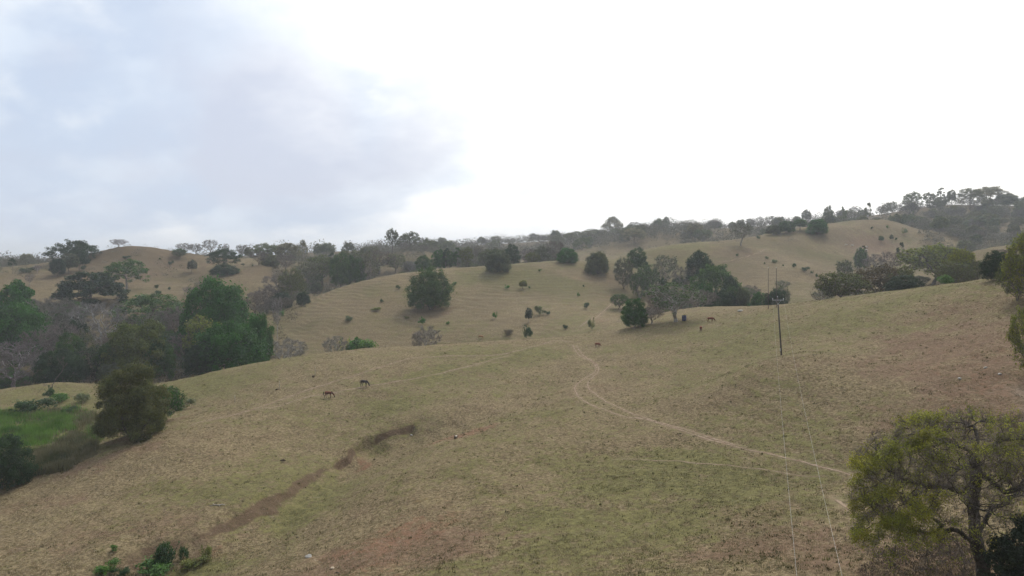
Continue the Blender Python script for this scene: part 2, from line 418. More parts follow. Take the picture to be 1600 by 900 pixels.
def proto_bush(seed, aspect=0.7, nl=1700, lumps=8, leaf=0.045):
    rng = np.random.default_rng(seed); H = aspect
    c, d = lobed(rng, lumps, 0.05, H * 0.8, 0.33, amp=0.8, low=-0.1); rl = rng.uniform(0.07, 0.24, lumps); w = rl ** 2; pick = rng.choice(lumps, nl, p=w / w.sum())
    dd = unit(rng.normal(0, 1, (nl, 3)) + d[pick] * 0.5 + np.array([0, 0, 0.3])); lp = c[pick] + dd * (rl[pick] * rng.uniform(0.1, 1.25, nl))[:, None]
    k = 16; a = rng.uniform(0, 2 * math.pi, k); tip = np.stack([np.cos(a) * rng.uniform(0.1, 0.5, k), np.sin(a) * rng.uniform(0.1, 0.5, k), H * rng.uniform(0.5, 1.15, k)], -1)
    j = rng.integers(0, k, nl // 3); t = rng.uniform(0.3, 1, (nl // 3, 1)); sp = tip[j] * t * np.array([1, 1, 1]) + rng.normal(0, 0.022, (nl // 3, 3))
    lp = np.vstack([lp, sp]); dd = np.vstack([dd, unit(rng.normal(0, 1, sp.shape))]); pick = np.r_[pick, rng.integers(0, lumps, nl // 3)]
    lp[:, 2] = np.abs(lp[:, 2])
    return plant('bush', None, lp, unit(dd + rng.normal(0, 0.6, dd.shape)), leaf, rng, rng.uniform(0.2, 0.8, lumps)[pick])
# ---------------------------------------------------------------- terrain
F = 1142.0                       # focal length in pixels of the 1600 px wide photograph
HZ = 400.0                       # height of the eye-level line in it

def at(px, py, Y):
    return ((px - 800.0) / F * Y, Y, -(py - HZ) / F * Y)

# seen ground: (px, py, depth)
SEEN = """
0 900 80;200 900 78;400 900 73;600 900 66;800 900 62;1000 900 58;1200 900 54;1400 900 53;1600 900 52
513 617 152;568 600 158;300 700 118;100 757 112;0 780 110;205 688 127;60 670 150;20 625 185
60 640 172;90 597 203;0 609 199;150 604 200;200 625 176
265 600 185;330 583 190;400 567 198;500 554 205;600 546 210;700 539 210;800 531 208;870 527 206;930 523 206
1000 509 207;1050 501 205;1110 491 208;1200 481 195;1300 468 184;1400 455 170;1500 443 155;1570 435 142;1600 432 138
1221 555 121;933 541 190;1095 516 185;1111 503 196;920 580 160;900 620 135;1000 655 115;1150 695 97;1340 745 82
1100 600 135;1400 560 117;1500 500 127;1560 520 111;1590 610 90;1450 640 91;1350 840 62;800 700 105;700 800 82
1000 800 77;1100 850 67;600 620 150;750 600 155;640 742 98;640 680 127;560 728 112;380 850 83;250 888 79
400 770 101;200 800 97;450 700 125;300 640 155;150 850 86;1250 640 103;1300 700 88;1200 800 70;1560 870 54;700 650 128
800 570 172;1000 570 160;400 620 155
280 545 268;440 542 263;760 527 262;830 528 250;900 505 258;960 482 300;671 484 305;600 480 305;500 500 290
700 518 272;820 470 310;750 440 345;880 408 385;800 413 380;700 419 372;600 431 365;520 452 345;440 487 320;460 520 285
950 440 360;1000 470 330;1000 442 362;1085 480 238;1060 490 225
1240 462 320;1250 420 365;1180 388 420;1050 383 430;1000 392 430;960 404 418;1290 442 345;1120 425 380
1280 355 470;1230 367 455;1340 345 495;1390 344 505;1440 361 495;1350 380 450;1300 408 415;1400 390 440;1460 395 430
1535 388 322;1530 402 310;1590 384 325
1500 320 700;1580 322 700;1440 325 720;1360 338 750;1250 350 800;1150 356 900;1050 363 950;950 371 1000;850 378 1000
750 385 1000;650 388 950;1500 358 580;1560 370 500;1250 368 640;1150 378 640;1100 368 650;1020 376 600;1000 364 700
900 392 690;800 398 690;700 402 640;620 393 560;660 402 520;560 404 560;480 396 720
400 404 480;400 414 425;360 432 400;425 450 388;330 424 440;450 430 430
200 384.5 470;175 389 469;150 397 466;130 404 462;226 388 470;250 396 468;272 404 465;300 416 452;310 440 425;220 430 420;255 450 392;200 458 366;140 410 455
60 427 415;0 430 405;85 450 380;0 413 900;100 416 700;300 405 700;200 419 800
"""
# ground hidden behind crests: (px, depth, z)
HID = """
350 232 -40;200 240 -43;50 240 -44;-150 230 -44;420 232 -37;500 240 -36;600 238 -35.5;700 238 -34.5;800 232 -29;870 232 -27
100 310 -33;0 300 -35;250 300 -34;180 270 -40;330 300 -30;30 350 -24;160 350 -21;330 350 -24
1050 270 -25;1150 275 -25;1250 255 -24;1400 245 -20;1550 220 -15;1650 200 -10;1130 330 -21;1000 290 -24
1340 560 18;1280 560 14;1440 400 -4;1400 350 -12;1500 300 -8;1400 300 -16;1100 500 4;1000 500 2;900 470 -11;800 450 -14;700 440 -15;600 430 -19
500 420 -20;430 350 -27;470 390 -24;900 560 -4;800 560 -6;450 530 -7;200 545 -13;140 540 -10;250 545 -12;100 560 -8;0 560 -10;330 560 -6;1200 540 8
"""
# loose anchors (x, y, z)
FREE = """
0 0 -26;40 0 -21;-50 0 -33;90 0 -12;-120 0 -36;0 30 -26.5;35 30 -22.5;-40 35 -32;0 -80 -27;-200 -80 -36;150 -100 -5
-90 60 -36;90 60 -12;120 110 -6;140 150 -4;-180 150 -36;-260 260 -40;180 200 -8;-400 500 -10;450 500 20;300 330 8
600 800 50;-700 900 -10;-400 1300 -8;0 1400 8;400 1300 25;900 1200 20;0 2200 -15;-1500 2000 -20;1500 2000 -10
-1200 400 -20;1200 300 10;0 -900 -20;-900 -700 -25;900 -700 -10;0 4500 -25;3000 3500 -25;-3000 3500 -25
"""
def _rows(s):
    return [tuple(float(v) for v in r.split()) for r in s.replace('\n', ';').split(';') if r.strip()]
CP = [at(*r) for r in _rows(SEEN)]
CP += [((r[0] - 800) / F * r[1], r[1], r[2]) for r in _rows(HID)] + _rows(FREE)
CP = np.array(CP)

def _tps(r2):
    return 0.5 * r2 * np.log(r2 + 1e-12)
_S = 200.0
_c = CP[:, :2] / _S
_n = len(CP)
_K = _tps(((_c[:, None] - _c[None]) ** 2).sum(-1))
# a little smoothing: more where points are far away and their height less sure
_lam = 0.0006 + 0.004 * np.clip((np.hypot(CP[:, 0], CP[:, 1]) - 250) / 500, 0, 1)
_P = np.c_[np.ones(_n), _c]
_A = np.block([[_K + np.diag(_lam), _P], [_P.T, np.zeros((3, 3))]])
_w = np.linalg.solve(_A, np.r_[CP[:, 2], 0, 0, 0])

def tps(x, y):
    x = np.asarray(x, float); y = np.asarray(y, float)
    sh = x.shape; x = x.ravel() / _S; y = y.ravel() / _S
    out = np.empty(x.size)
    for i in range(0, x.size, 20000):
        a = x[i:i + 20000]; b = y[i:i + 20000]
        r2 = (a[:, None] - _c[None, :, 0]) ** 2 + (b[:, None] - _c[None, :, 1]) ** 2
        out[i:i + 20000] = _tps(r2) @ _w[:_n] + _w[_n] + _w[_n + 1] * a + _w[_n + 2] * b
    return out.reshape(sh)

def _hash(ix, iy, s):
    h = (ix.astype(np.int64) * 374761393 + iy.astype(np.int64) * 668265263 + s * 974634777) & 0xffffffff
    h = ((h ^ (h >> 13)) * 1274126177) & 0xffffffff
    return ((h ^ (h >> 16)) & 0xffff) / 65535.0

def vnoise(x, y, s=0):
    ix = np.floor(x); iy = np.floor(y); fx = x - ix; fy = y - iy
    ix = ix.astype(np.int64); iy = iy.astype(np.int64)
    u = fx * fx * fx * (fx * (6 * fx - 15) + 10); v = fy * fy * fy * (fy * (6 * fy - 15) + 10)
    a = _hash(ix, iy, s); b = _hash(ix + 1, iy, s); c = _hash(ix, iy + 1, s); d = _hash(ix + 1, iy + 1, s)
    return (a + (b - a) * u + (c - a) * v + (a - b - c + d) * u * v) * 2 - 1

def fbm(x, y, sc, oc=4, s=0, g=0.5):
    o = 0; amp = 1; tot = 0
    for k in range(oc):
        ca, sa = math.cos(0.6 * k + 0.3), math.sin(0.6 * k + 0.3)
        o = o + amp * vnoise((x * ca - y * sa) * sc * 2 ** k + 17.3 * k, (x * sa + y * ca) * sc * 2 ** k - 9.1 * k, s + k)
        tot += amp; amp *= g
    return o / tot

def seg_dist(x, y, pts):
    """distance to a polyline, signed side and position along it (0..1)"""
    best = np.full(np.shape(x), 1e9); side = np.zeros(np.shape(x)); al = np.zeros(np.shape(x))
    L = [0]
    for p, q in zip(pts[:-1], pts[1:]):
        L.append(L[-1] + math.hypot(q[0] - p[0], q[1] - p[1]))
    for i, (p, q) in enumerate(zip(pts[:-1], pts[1:])):
        dx, dy = q[0] - p[0], q[1] - p[1]; l2 = dx * dx + dy * dy
        t = np.clip(((x - p[0]) * dx + (y - p[1]) * dy) / l2, 0, 1)
        d = np.hypot(x - p[0] - t * dx, y - p[1] - t * dy)
        m = d < best
        best = np.where(m, d, best)
        side = np.where(m, np.sign((x - p[0]) * dy - (y - p[1]) * dx), side)
        al = np.where(m, (L[i] + t * math.sqrt(l2)) / L[-1], al)
    return best, side, al

_FAR = 1500.0
_FOLD = []
def height0(x, y):
    h = tps(x, y)
    if _FOLD:
        x = np.asarray(x, float); y = np.asarray(y, float)
        m = (np.abs(x + 30) < 90) & (y > 50) & (y < 190)
        if m.any():
            d, s, a = seg_dist(x[m], y[m], _FOLD)
            h = np.array(h, float); h[m] -= 2.1 * np.exp(-(d / np.where(s > 0, 6.0, 9.0)) ** 2) * np.clip(a / 0.35, 0, 1) * np.clip((1 - a) / 0.1, 0, 1)
    return h
# where a pixel of the photograph meets the ground
def ground_hit(px, py, dmin=40.0, dmax=1300.0, hf=None):
    hf = hf or height0
    Y = np.exp(np.linspace(math.log(dmin), math.log(dmax), 900))
    X = (px - 800) / F * Y; zr = -(py - HZ) / F * Y
    d = hf(X, Y) - zr
    k = np.where((d[1:] >= 0) & (d[:-1] < 0))[0]
    if len(k) == 0:
        i = int(np.argmin(np.abs(d)))
        return X[i], Y[i], float(hf(X[i:i+1], Y[i:i+1])[0])
    i = int(k[0]); t = -d[i] / (d[i + 1] - d[i]); y = Y[i] + t * (Y[i + 1] - Y[i])
    return (px - 800) / F * y, y, -(py - HZ) / F * y

_FOLD = [ground_hit(px, py, hf=tps)[:2] for px, py in ((905, 583), (850, 604), (790, 626), (720, 650), (652, 674), (610, 688), (566, 714), (520, 752), (470, 790), (400, 834), (330, 862), (250, 888), (170, 914), (100, 960))]
GULLY = [ground_hit(px, py)[:2] for px, py in ((652, 672), (615, 684), (585, 695), (566, 712), (540, 735), (500, 765), (452, 800), (400, 832), (330, 862), (250, 888), (170, 912))]
def gully_lip(x, y):
    d, s, a = seg_dist(x, y, GULLY)
    d = d + 0.5 * vnoise(x * 0.5, y * 0.5, 5) + 0.7 * vnoise(x * 0.14, y * 0.14, 6)
    w = 1.3 + 2.6 * np.clip(a * 1.5, 0, 1)
    return np.clip(1.25 - np.abs(d - w) / (0.75 + 0.7 * np.clip((a - 0.3) / 0.1, 0, 1)), 0, 1) * (s > 0), a
def gully(x, y):
    d, s, a = seg_dist(x, y, GULLY)
    d = d + 0.5 * vnoise(x * 0.5, y * 0.5, 5) + 0.7 * vnoise(x * 0.14, y * 0.14, 6)
    dep = 1.35 * np.clip(a / 0.015, 0, 1) * (0.72 + 0.40 * vnoise(a * 16, a * 0, 8)) * np.clip((1.02 - a) / 0.12, 0, 1) ** 0.5
    w = 1.3 + 2.6 * np.clip(a * 1.5, 0, 1)
    st = 0.9 + 2.0 * np.clip((a - 0.22) / 0.2, 0, 1)
    steep = np.clip((w + 0.6 * st - d) / st, 0, 1)            # a broken bank on the far side
    soft = np.clip(1 - d / (w * 2.2), 0, 1) ** 1.5
    return -dep * np.where(s > 0, steep, soft)
def height(x, y):
    x = np.asarray(x, float); y = np.asarray(y, float)
    h = height0(x, y)
    r = np.hypot(x, y)
    near = np.clip((r - 20) / 30, 0, 1) * np.clip((1400 - r) / 300, 0, 1)
    h = h + near * (0.25 * fbm(x, y, 1 / 14.0, 3, 3) + 0.9 * np.clip((r - 230) / 250, 0, 1) * fbm(x, y, 1 / 45.0, 3, 11))
    # cattle terraces: short level benches along the slope
    h = h + near * (0.045 + 0.08 * np.clip((r - 230) / 100, 0, 1)) * np.sin(2 * math.pi * (h / 1.1 + 0.9 * fbm(x, y, 1 / 11.0, 3, 21)))
    h = h + near * np.clip((420 - r) / 200, 0, 1) * (0.16 * fbm(x, y, 1 / 3.4, 3, 23) + 0.12 * fbm(x, y, 1 / 7.0, 2, 27))
    far = np.clip((r - 1500) / 1500, 0, 1)
    h = h * (1 - far) + far * (-24 + 14 * fbm(x, y, 1 / 900.0, 3, 31))
    near2 = (x > -120) & (x < 30) & (y > 55) & (y < 150)
    if near2.any():
        h = np.array(h)
        h[near2] += gully(x[near2], y[near2])
    return h
# ---------------------------------------------------------------- ground
def px_line(s):
    return [ground_hit(*[float(v) for v in q.split()])[:2] for q in s.split(';')]
def smooth_line(pts, n=3):
    P = np.array(pts)
    for _ in range(n):
        Q = np.empty((2 * len(P) - 2, 2)); Q[0::2] = 0.75 * P[:-1] + 0.25 * P[1:]; Q[1::2] = 0.25 * P[:-1] + 0.75 * P[1:]
        P = np.vstack([P[:1], Q, P[-1:]])
    return P
# wear and growth on the pasture, plus near-edge vignette and shade painted as darker grass: (pixel x, y, half width m, half depth m, amount)
RED = [(715, 681, 6, 3, 1), (745, 672, 3.5, 2, .9), (572, 722, 1.6, 3.5, 1.0), (566, 712, 1.5, 2, .9), (600, 850, 6, 5, .65), (640, 830, 6, 5, .65), (590, 885, 5, 4, .55), (1540, 560, 16, 14, .35), (1580, 605, 10, 8, .5), (1450, 650, 6, 5, .4),
       (700, 775, 6, 5, .3), (345, 845, 3, 2, .6), (210, 672, 5, 4, .8), (180, 690, 5, 3, .5), (240, 660, 5, 4, .7), (600, 425, 40, 14, .3), (760, 535, 25, 6, .35), (1100, 382, 30, 20, .2), (940, 500, 4, 14, .5), (1225, 430, 30, 14, .3), (190, 440, 30, 12, .5), (610, 392, 18, 14, .5), (925, 435, 16, 10, .5), (975, 438, 14, 12, .5)]
BROWN = [(1520, 540, 22, 22, .85), (1570, 600, 14, 14, .9), (1450, 640, 12, 12, .6), (1530, 480, 12, 10, .5), (1220, 845, 12, 6, .8), (1300, 860, 9, 6, .8), (1190, 800, 8, 5, .5), (1420, 800, 8, 10, .6), (620, 865, 12, 8, .9), (700, 800, 9, 8, .4),
         (120, 735, 9, 5, .7), (220, 700, 10, 4, .7), (60, 790, 7, 4, .5), (950, 610, 10, 8, .5), (1110, 630, 12, 10, .35), (1000, 560, 14, 8, .3), (760, 640, 12, 8, .4), (671, 488, 13, 12, .6), (500, 470, 40, 30, .4), (560, 445, 40, 20, .4), (1160, 395, 20, 12, .6), (1470, 870, 9, 7, .8), (1300, 440, 20, 10, .3), (1340, 375, 50, 40, .5), (200, 405, 60, 45, .75), (400, 425, 40, 30, .6), (120, 430, 40, 20, .5), (150, 600, 30, 8, .2), (320, 690, 14, 9, .4), (60, 850, 14, 6, .5), (250, 820, 10, 5, .4), (470, 880, 9, 6, .6), (560, 800, 7, 7, .4), (1010, 690, 12, 5, .35), (1260, 560, 16, 8, .3)]
GREEN = [(1120, 800, 13, 8, .8), (1160, 760, 9, 7, .7), (950, 850, 14, 9, .6), (1050, 850, 10, 6, .6), (830, 800, 10, 8, .4), (1380, 640, 9, 6, .9), (1290, 640, 10, 8, .4), (430, 640, 16, 8, .4), (500, 660, 18, 10, .5), (250, 780, 12, 8, .4), (600, 640, 16, 8, .5), (470, 790, 5, 6, .6), (520, 760, 4, 6, .5), (330, 885, 4, 2.5, 1), (1110, 650, 9, 6, .4), (700, 590, 20, 8, .4), (1000, 760, 12, 8, .5),
         (780, 430, 30, 14, .5), (880, 450, 26, 18, .5), (700, 510, 22, 8, .5), (900, 500, 12, 12, .5), (200, 420, 50, 14, .5), (1050, 385, 30, 10, .3), (680, 690, 7, 3, .6), (1150, 560, 20, 9, .3), (1030, 540, 22, 8, .3), (1400, 470, 22, 8, .3), (60, 690, 34, 22, 1), (60, 640, 40, 16, .8), (890, 720, 12, 7, .35), (150, 830, 16, 6, .5), (420, 720, 16, 7, .45), (900, 890, 16, 5, .5), (350, 760, 14, 6, .4), (740, 880, 7, 5, .6)]
def _pt(l, dm=40):
    return [(ground_hit(p[0], p[1], dm)[:2], p[2], p[3], p[4]) for p in l]
SCRUB_SHADE = _pt([(200, 400, 62, 50, .95), (170, 430, 50, 30, .6), (280, 430, 40, 30, .7), (400, 430, 40, 30, .55), (60, 430, 60, 30, .6), (1560, 350, 70, 70, .95), (1490, 350, 60, 60, .9), (1592, 378, 40, 50, .9)], 330) + [((330, 520), 90, 90, .9), ((350, 600), 120, 90, .9), ((250, 620), 90, 60, .8), ((-130, 430), 60, 60, .7), ((-30, 480), 90, 60, .8)]  # scrub and woods floor; on the round hill also its slope shade, painted in
RED, BROWN, GREEN = _pt(RED), _pt(BROWN), _pt(GREEN)
def patch(x, y, l, seed):
    o = np.zeros(np.shape(x)); q = 0.45 * fbm(x, y, 1 / 5.0, 4, seed) + 0.2 * fbm(x, y, 1 / 1.3, 3, seed + 5)
    for (cx, cy), a, b, s in l:
        m = (np.abs(x - cx) < 2.5 * a) & (np.abs(y - cy) < 2.5 * b)
        if m.any():
            d = np.hypot((x[m] - cx) / a, (y[m] - cy) / b)
            v = s * np.clip((1.25 - d + q[m] * 1.5) / 0.9, 0, 1)
            o[m] = np.maximum(o[m], v)
    return o
PATHS = {
 'left_rut': ('894 538;901 551;917 562;930 569;933 580;917 589;901 600;897 611;908 624;939 639;970 649;1006 653;1041 664;1086 680;1126 692;1179 707;1241 721;1294 734;1339 746;1400 762', 0.25),
 'right_rut': ('900 540;908 551;923 564;935 571;936 582;921 593;917 604;928 615;948 627;979 642;1006 652;1063 668;1112 684;1160 700', 0.22),
 'lower': ('957 716;1010 718;1063 722;1126 728;1179 734;1228 741;1300 747', 0.12),
 'slope_upper': ('290 668;345 652;400 640;445 622;490 605;551 588;611 569;642 560;720 556;800 552;835 541;869 531;892 533', 0.3),
 'slope_lower': ('400 640;440 636;480 620;525 613;562 605;634 596;687 584;725 575;762 563;800 553', 0.26),
 'edge': ('1585 604;1600 617;1625 640', 0.8), 'stub': ('1300 776;1318 788;1336 800', 0.45),
 'far': ('905 512;925 500;941 489;956 476;968 462', 0.4), 'far_spur': ('1120 410;1150 405;1180 398;1200 388', 0.5)}
PL = {k: (smooth_line(px_line(s)), wd) for k, (s, wd) in PATHS.items()}
def path_near(x, y):
    o = np.zeros(np.shape(x))
    for k, (P, wd) in PL.items():
        lo = P.min(0) - 4; hi = P.max(0) + 4
        m = (x > lo[0]) & (x < hi[0]) & (y > lo[1]) & (y < hi[1])
        if m.any():
            d, _, _ = seg_dist(x[m], y[m], P[::2] if len(P) > 60 else P)
            o[m] = np.maximum(o[m], np.exp(-(d / (wd * 2.0)) ** 2))
    return o

def build_ground():
    az = np.concatenate([np.linspace(-180, -60, 40, endpoint=False), np.linspace(-60, -38, 60, endpoint=False), np.linspace(-38, 38, 900, endpoint=False),
                         np.linspace(38, 60, 60, endpoint=False), np.linspace(60, 180, 40, endpoint=False)])
    az = np.radians(az); n = len(az)
    r = np.concatenate([np.geomspace(3, 45, 60, endpoint=False), np.geomspace(45, 620, 640, endpoint=False), np.geomspace(620, 1300, 90, endpoint=False), np.geomspace(1300, 14000, 50)])
    X = np.sin(az)[:, None] * r[None]; Y = np.cos(az)[:, None] * r[None]
    Z = height(X, Y)
    nr = len(r)
    V = np.stack([X, Y, Z], -1).reshape(-1, 3)
    i = np.arange(n); j = np.arange(nr - 1)
    I, J = np.meshgrid(i, j, indexing='ij'); I2 = (I + 1) % n
    q = np.stack([I * nr + J, I * nr + J + 1, I2 * nr + J + 1, I2 * nr + J], -1).reshape(-1, 4)[:, ::-1]
    V = np.vstack([V, [[0, 0, float(height(np.array([0.]), np.array([0.]))[0])]]]); c = len(V) - 1
    tri = np.stack([np.full(n, c), i * nr, ((i + 1) % n) * nr], -1)[:, ::-1]
    x, y = V[:, 0], V[:, 1]; rr = np.hypot(x, y)
    g = 0.43 + 0.62 * fbm(x, y, 1 / 30.0, 5, 41) + 0.25 * fbm(x, y, 1 / 5.0, 3, 45)
    b = np.clip(0.9 * fbm(x, y, 1 / 38.0, 4, 51) - 0.12, 0, 0.5)
    hh = tps(x, y); g = g + 0.22 * np.sin(2 * math.pi * (hh / 1.1 + 0.9 * fbm(x, y, 1 / 11.0, 3, 21))) * np.clip(0.3 + fbm(x, y, 1 / 20.0, 2, 25), 0, 1)
    red = patch(x, y, RED, 61); br = patch(x, y, BROWN, 71); gr = patch(x, y, GREEN, 81)
    g = np.clip(g + 0.55 * gr - 0.6 * br - 0.8 * red, 0, 1); b = np.clip(b + br * 0.9, 0, 1)
    dg, sd, _ = seg_dist(x, y, GULLY)
    lip, ga = gully_lip(x, y); inr = (rr < 170) & (ga > 0) & (ga < 1)
    sec = np.interp(ga, [0, 0.01, 0.10, 0.115, 0.15, 0.165, 0.26, 0.29, 0.95, 1.0], [0.2, 1.0, 1.0, 0.5, 0.5, 1.0, 1.0, 0.60, 0.60, 0.3])
    bank2 = np.where(inr, np.clip(lip * (sec + 0.55 * (0.15 + fbm(x, y, 1 / 6.0, 2, 91)) * (ga > 0.28)), 0, 1), 0)
    bank = np.where((sd > 0) & (dg < 4.0) & (dg > 0.8), 0.25, 0); b = np.clip(b + bank, 0, 1)
    p = path_near(x, y) * 0.45
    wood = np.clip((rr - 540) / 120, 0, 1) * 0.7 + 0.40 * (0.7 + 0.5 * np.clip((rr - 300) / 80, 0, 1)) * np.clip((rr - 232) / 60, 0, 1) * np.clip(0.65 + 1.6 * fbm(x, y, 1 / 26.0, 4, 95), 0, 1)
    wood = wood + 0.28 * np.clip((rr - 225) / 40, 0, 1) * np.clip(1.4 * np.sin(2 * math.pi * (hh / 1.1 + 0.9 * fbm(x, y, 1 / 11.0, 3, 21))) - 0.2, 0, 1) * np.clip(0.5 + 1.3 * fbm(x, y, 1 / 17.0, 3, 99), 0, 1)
    wood = np.clip(np.maximum(wood, patch(x, y, SCRUB_SHADE, 97)), 0, 0.9)  # woods floor and scrub, with the round hill's painted shade
    me = new_mesh('ground', V, [q, tri], M_GROUND, True, {'wear': np.stack([g, b, red], -1), 'trod_shade': np.stack([p, wood, bank2], -1)})
    return tag(link('ground', me), kind='structure')

def make_ground():
    b = MatB('pasture')
    wr = b.n('ShaderNodeSeparateColor'); b.set(wr.inputs[0], b.attr('wear', False)); td = b.n('ShaderNodeSeparateColor'); b.set(td.inputs[0], b.attr('trod_shade', False))
    g, br, rd = wr.outputs; tp, wo_, bk_ = td.outputs
    mp = b.n('ShaderNodeMapping'); b.set(mp.inputs['Vector'], b.pos()); mp.inputs['Scale'].default_value = (1.0, 1.0, 2.2)
    n0 = b.noise(0.9, 6.0, 0.68, mp.outputs[0]); n1 = b.noise(2.6, 5.0, 0.7, mp.outputs[0]); n2 = b.noise(0.22, 5.0, 0.6); n3 = b.noise(7.0, 3.0, 0.7, mp.outputs[0]); n4 = b.noise(0.45, 6.0, 0.65, dist=0.8)
    straw = b.mix(b.mr(n1, 0.40, 0.60), STRAW_A, STRAW_B)
    straw = b.mix(b.mr(n2, 0.38, 0.62), straw, b.mix(1.0, straw, (0.86, 0.84, 0.86), 'MULTIPLY'))
    grn = b.mix(b.mr(n0, 0.35, 0.65), GRN_A, GRN_B)
    gf = b.math('ADD', g, b.math('MULTIPLY', b.math('SUBTRACT', n0, 0.5), 2.6))
    gf = b.math('ADD', gf, b.math('MULTIPLY', b.math('SUBTRACT', n1, 0.5), 0.8))
    col = b.mix(b.mr(gf, 0.25, 0.85, 0.0, 0.85), straw, grn)
    ear = b.mix(b.mr(n1, 0.35, 0.65), EAR_A, EAR_B)
    bf = b.math('ADD', br, b.math('MULTIPLY', b.math('SUBTRACT', n4, 0.5), 1.5))
    col = b.mix(b.mr(bf, 0.25, 0.9, 0.0, 0.85), col, ear)
    rf = b.math('ADD', rd, b.math('MULTIPLY', b.math('SUBTRACT', n0, 0.5), 2.6))
    col = b.mix(b.mr(rf, 0.35, 1.0, 0.0, 0.85), col, RED_C)
    col = b.mix(b.math('MULTIPLY', tp, b.mr(n0, 0.3, 0.6), True), col, (0.33, 0.255, 0.175))
    col = b.mix(b.mr(b.math('ADD', bk_, b.math('ADD', b.math('MULTIPLY', b.math('SUBTRACT', n1, 0.5), 0.9), b.math('MULTIPLY', b.math('SUBTRACT', n0, 0.5), 0.7))), 0.5, 0.72, 0.0, 0.9), col, b.mix(n1, (0.07, 0.045, 0.03), (0.165, 0.105, 0.068)))
    # dung, dead clumps and little weeds
    vo = b.n('ShaderNodeTexVoronoi'); b.set(vo.inputs['Vector'], b.pos()); vo.inputs['Scale'].default_value = 0.55; vo.inputs['Randomness'].default_value = 1.0
    spot = b.math('MULTIPLY', b.mr(b.math('ADD', vo.outputs['Distance'], b.math('MULTIPLY', n1, 0.35)), 0.30, 0.22), b.mr(n0, 0.5, 0.62))
    col = b.mix(b.math('MULTIPLY', spot, 0.75), col, (0.085, 0.07, 0.035))
    col = b.mix(b.mr(n4, 0.62, 0.78, 0.0, 0.5), col, (0.30, 0.255, 0.185))
    col = b.mix(b.mr(n3, 0.40, 0.62, 0.25, 0.0), col, (0.07, 0.06, 0.035))
    n5 = b.noise(1.7, 5.0, 0.72, mp.outputs[0], 0.4)
    col = b.mix(b.mr(n5, 0.50, 0.66, 0.0, 0.6), col, (0.075, 0.066, 0.03))
    col = b.mix(b.mr(n5, 0.42, 0.30, 0.0, 0.45), col, (0.33, 0.27, 0.18))
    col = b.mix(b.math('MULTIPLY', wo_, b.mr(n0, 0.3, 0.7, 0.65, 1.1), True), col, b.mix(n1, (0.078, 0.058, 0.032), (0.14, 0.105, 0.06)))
    h = b.math('ADD', b.math('MULTIPLY', n0, 0.6), b.math('ADD', b.math('MULTIPLY', n1, 0.3), b.math('MULTIPLY', n3, 0.12)))
    return b.surf(b.bsdf(col, 0.95, 0.05, b.bump(h, 0.9, 0.35)).outputs[0])
STRAW_A, STRAW_B = (0.145, 0.106, 0.058), (0.31, 0.243, 0.138)
GRN_A, GRN_B = (0.08, 0.085, 0.026), (0.20, 0.185, 0.07)
EAR_A, EAR_B = (0.145, 0.088, 0.058), (0.23, 0.148, 0.10)
RED_C = (0.235, 0.125, 0.078)
M_GROUND = make_ground()
build_ground()

# footpaths: worn strips laid on the ground, frayed along their edges
def make_path_mat():
    b = MatB('trodden_earth')
    n = b.noise(1.2, 5.0, 0.65); n2 = b.noise(4.0, 4.0, 0.7)
    col = b.mix(b.mr(n, 0.35, 0.65), (0.24, 0.168, 0.11), (0.36, 0.275, 0.195))
    e = b.attr('edge')
    f = b.math('ADD', e, b.math('MULTIPLY', b.math('SUBTRACT', n2, 0.5), 1.3)); f = b.math('ADD', f, b.math('MULTIPLY', b.math('SUBTRACT', b.noise(0.35, 3.0), 0.5), 1.0))
    a = b.mr(f, 0.22, 0.68, 0.0, 0.9)
    tr = b.n('ShaderNodeBsdfTransparent'); ms = b.n('ShaderNodeMixShader'); b.set(ms.inputs[0], a)
    b.t.links.new(tr.outputs[0], ms.inputs[1]); b.t.links.new(b.bsdf(col, 0.95, 0.05).outputs[0], ms.inputs[2])
    return b.surf(ms.outputs[0])
M_PATH = make_path_mat()
def build_path(P, wd):
    P = np.array(P); s = np.r_[0, np.cumsum(np.hypot(*np.diff(P, axis=0).T))]
    t = np.arange(0, s[-1], 0.35); x = np.interp(t, s, P[:, 0]); y = np.interp(t, s, P[:, 1])
    x = x + 0.12 * fbm(t, t * 0, 0.4, 3, 5); y = y + 0.2 * fbm(t, t * 0 + 9, 0.4, 3, 6)
    tx, ty = np.gradient(x), np.gradient(y); l = np.hypot(tx, ty); nx, ny = -ty / l, tx / l
    ww = wd * (1 + 0.35 * fbm(t, t * 0 + 40, 0.25, 3, 7))
    k = np.linspace(-1.15, 1.15, 7)
    X = x[:, None] + nx[:, None] * ww[:, None] * k[None]; Y = y[:, None] + ny[:, None] * ww[:, None] * k[None]
    rr = np.hypot(X, Y)
    Z = height(X, Y) + 0.03 + np.clip((rr - 120) / 200, 0, 1) * 0.12
    n = len(t); m = 7
    I, J = np.meshgrid(np.arange(n - 1), np.arange(m - 1), indexing='ij')
    q = np.stack([I * m + J, (I + 1) * m + J, (I + 1) * m + J + 1, I * m + J + 1], -1).reshape(-1, 4)[:, ::-1]
    e = np.broadcast_to(1.0 - np.abs(k)[None] / 1.15, X.shape).copy()
    e[:6] *= np.linspace(0, 1, 6)[:, None]; e[-6:] *= np.linspace(1, 0, 6)[:, None]
    me = new_mesh('path', np.stack([X, Y, Z], -1).reshape(-1, 3), q, M_PATH, True, {'edge': e.ravel()})
    tag(link('path', me), kind='structure')
for k_, (P_, wd_) in PL.items():
    build_path(P_, wd_)

